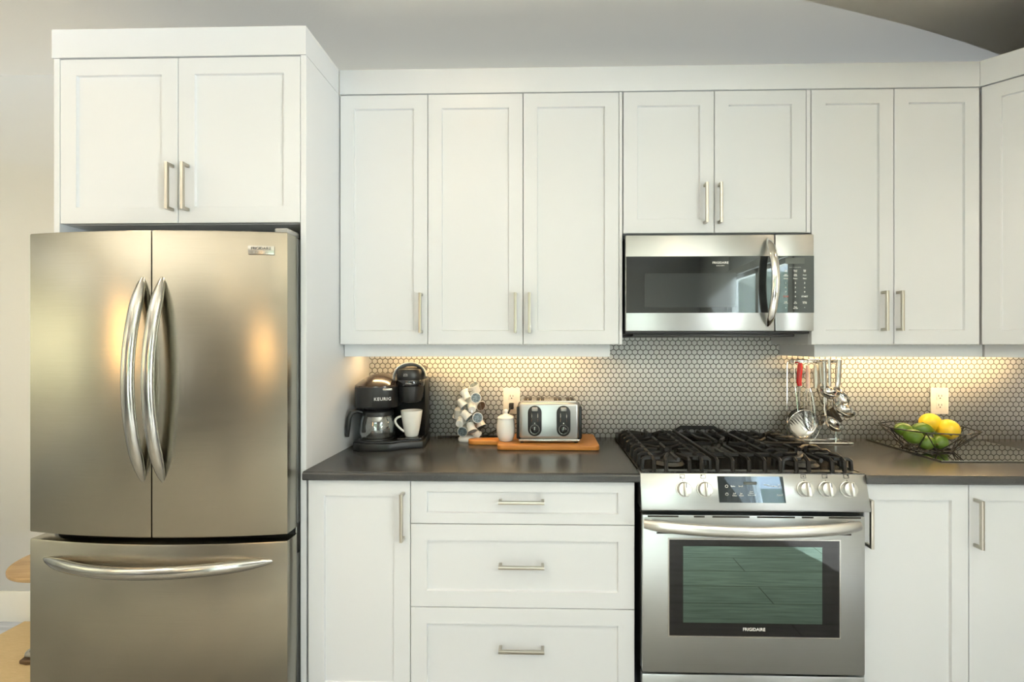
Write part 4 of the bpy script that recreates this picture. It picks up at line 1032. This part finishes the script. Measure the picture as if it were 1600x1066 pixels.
MB().tube([U(1276, 606), U(1285, 630, .01), U(1295, 642, .012)], .0038, n=10).build('shaft', UTST, sp, True)
bl = MB().box(-.034, .034, -.0012, .0012, -.042, .036, .008, 3)
Msp = Matrix.Translation(pt(1299, 652, ry+.012)) @ Matrix.Rotation(D(-32), 4, 'Y')
bl.xform(Msp).build('blade', BURN, sp, True)
for k in range(4): MB().box(-.024+k*.0145, -.019+k*.0145, -.0018, .0018, -.026, .018).xform(Msp).build('blade_slot', SLOT, sp, True)
ladle('ladle', 'deep steel ladle hanging in the middle of the rack, its bowl highest', 'ladle', [(1282, 566), (1283, 580), (1285, 600), (1287, 609)], (1292, 621, -.022), .040, .034, D(-62), D(8), hmat=NICKEL, wide=.0105, group=None)
ladle('ladle', 'deep steel ladle with its bowl lowest and farthest right on the rack', 'ladle', [(1296, 560), (1296.5, 580), (1297, 605), (1304, 636)], (1313.5, 648, -.022), .043, .034, D(-55), D(14), hw=.0065, dy=-.012)
ladle('serving_spoon', 'oval steel serving spoon hanging lowest in the middle of the rack', 'spoon', [(1288, 566), (1289, 590), (1289, 625), (1290, 650)], (1297, 669, -.022), .044, .030, D(-58), D(20), hw=.0055, sx=.8, dy=-.022)
ladle('serving_spoon', 'long steel spoon with a flat flared handle at the right end of the rack', 'spoon', [(1312, 563), (1311.5, 575), (1310.5, 590), (1310, 606)], (1315, 624, -.012), .034, .014, D(-20), D(-22), hw=.0105, sx=.66, dy=-.004)
ladle('serving_spoon', 'narrow steel spoon hanging at the back of the rack between two ladles', 'spoon', [(1289, 565), (1290, 580), (1291, 600), (1292, 640)], (1284, 655, .0), .028, .012, D(15), D(10), hw=.0055, sx=.75, dy=.008)

# ================================================================== GLASS BOARD AND FRUIT BOWL
gb = thing('glass_board', 'black reflective glass board lying on the worktop under the fruit bowl', 'glass board', (1.735, 2.045, CT))
MB().box(1.491, 1.985, 1.832, 2.268, CT+.002, CT+.0065, .0004, 1).build('glass_plate', BOARDG, gb, True)
for xx in (1.52, 1.955):
    for yy in (1.86, 2.24): MB().cyl((xx, yy, CT+.0003), (xx, yy, CT+.0025), .008, n=16).build('foot', RUBBER, gb, True)
GZ = CT+.007
bcx, bcy = X_(1449, 2.04), 2.04
fb = thing('fruit_bowl', 'black wire fruit bowl of angular lines on the black glass board', 'fruit bowl', (bcx, bcy, GZ))
Rr, Rb, bh = .166, .085, .088
def hexp(R, z, n=8, off=8): return [Vector((R*math.cos(D(off+360*k/n)), R*math.sin(D(off+360*k/n)), z)) for k in range(n)]
NB = 8
rim = hexp(Rr, bh, NB, 6); basep = hexp(Rb, .0028, NB, 28.5)
mb = MB().tube(rim, .0028, n=8, closed=True); mb.build('rim_wire', IRON, fb)
MB().tube(basep, .0026, n=8, closed=True).build('base_wire', IRON, fb)
for k in range(NB):
    MB().tube([rim[k], basep[k]], .0022, n=6).build('side_wire', IRON, fb)
    MB().tube([rim[k], basep[k-1]], .0022, n=6).build('side_wire', IRON, fb)
for k in range(4): MB().tube([basep[k], basep[k+4]], .0015, n=6).build('floor_wire', IRON, fb)
def fruit(name, label, cat, px, py, Y, r, el, rz, tilt, mat, nub=.18, group=None):
    p = pt(px, py, Y); t = thing(name, label, cat, p, 0, group)
    def sh(c):
        k = abs(c.x); e = 1+nub*max(0, (k-.80)/.20)**2*(1 if c.x > 0 else .6)
        return (c.x*e, c.y, c.z)
    mb = MB().ball((0,0,0), r*el, r, r, 32, sh)
    M = Matrix.Rotation(rz, 4, 'Z') @ Matrix.Rotation(tilt, 4, 'Y')
    mb.xform(M).build('flesh', mat, t, ang=80)
    e = r*el*(1+nub*.6)
    MB().cyl((-e-.0005, 0, 0), (-e+.004, 0, 0), .0042, .006, 12).xform(M).build('stem_end', LIMESTEM, t)
    return t
LIMESTEM = pbr('stem_scar', (.16, .14, .035, 1), .7)
fruit('lemon', 'yellow lemon on top of the fruit, toward the middle of the bowl', 'lemon', 1453.5, 660.5, 2.05, .0385, 1.1, D(20), 0, LEMON, .16, 'lemons in the wire bowl')
fruit('lemon', 'yellow lemon at the right of the bowl, stem end facing forward', 'lemon', 1481.5, 671, 2.01, .040, 1.08, D(62), D(-22), LEMON, .12, 'lemons in the wire bowl')
GL = 'limes in the wire bowl'
fruit('lime', 'long dark green lime at the left of the bowl', 'lime', 1411, 671, 2.03, .0275, 1.35, D(8), D(5), LIME, .15, GL)
fruit('lime', 'light green lime low at the left front of the bowl', 'lime', 1427, 682, 1.985, .030, 1.12, D(-40), D(10), LIME, .14, GL)
fruit('lime', 'dark green lime lying just left of the upper lemon', 'lime', 1441, 671.5, 2.035, .029, 1.3, D(-12), D(4), LIME, .14, GL)
fruit('lime', 'light green lime low in the middle front of the bowl', 'lime', 1448, 692, 1.985, .028, 1.12, D(15), D(0), LIME, .14, GL)
fruit('lime', 'green lime low at the right front of the bowl, below the right lemon', 'lime', 1469, 691.5, 1.992, .028, 1.1, D(35), D(-8), LIME, .14, GL)
fruit('lime', 'green lime at the back left of the bowl', 'lime', 1436, 676, 2.09, .026, 1.2, D(70), D(0), LIME, .14, GL)
fruit('lime', 'green lime at the back of the bowl behind the right lemon', 'lime', 1470, 682, 2.09, .024, 1.1, D(0), D(0), LIME, .14, GL)

# ================================================================== LEFT OF THE REFRIGERATOR
rug = MB().box(-2.53, -1.80, 1.72, 2.272, .0005, .009, .003)
tag(rug.build('rug', RUGM), 'tan woven rug on the floor beside the refrigerator', 'rug')
tb = thing('side_table', 'small round wooden side table behind the left of the refrigerator', 'table', (-1.997, 2.03, 0))
MB().cyl((0,0,.434), (0,0,.449), .228, n=64, bev=.003).build('tabletop', TABLEW, tb)
for (lx, ly) in ((.12, -.13), (-.02, .17), (.16, .10)): MB().cyl((lx*1.0, ly, .0105), (lx*.8, ly*.8, .434), .012, .016, 16).build('leg', TABLEW, tb)
sh = thing('shoe', 'grey and brown shoe on the tan rug, half hidden by the refrigerator', 'shoe', (-2.135, 2.0, .0095)); sh.scale = (.82, .82, .82)
so = [(-.095, -.02), (-.09, -.045), (-.05, -.052), (.05, -.04), (.14, -.04), (.16, 0), (.14, .038), (.05, .042), (-.04, .05), (-.085, .03)]
MB().prism(so, up_, 0, .022, .006, 3).build('sole', SOLE, sh)
rings = []
for k in range(13):
    s = k/12; x = -.088+.235*s; hgt = .03+.055*math.sin(min(1, s*1.25)*PI/2)+.02*s; wd = .044*(1-.25*abs(s-.35))*(.55 if k == 0 else 1) 
    rings.append([Vector((x, wd*math.cos(2*PI*i/16), .02+hgt*.5+hgt*.52*math.sin(2*PI*i/16))) for i in range(16)])
MB().loops(rings).build('upper', SHOEG, sh, ang=80)
for k in range(4):
    x = -.05+.032*k; z = .075+.017*k
    MB().tube(bez([(x, -.035, z-.015), (x+.01, -.015, z+.006), (x+.015, .015, z+.008), (x+.012, .035, z-.012)], 5), .0045, n=8).build('lace', TRIMW if k == 3 else SHOEG, sh)
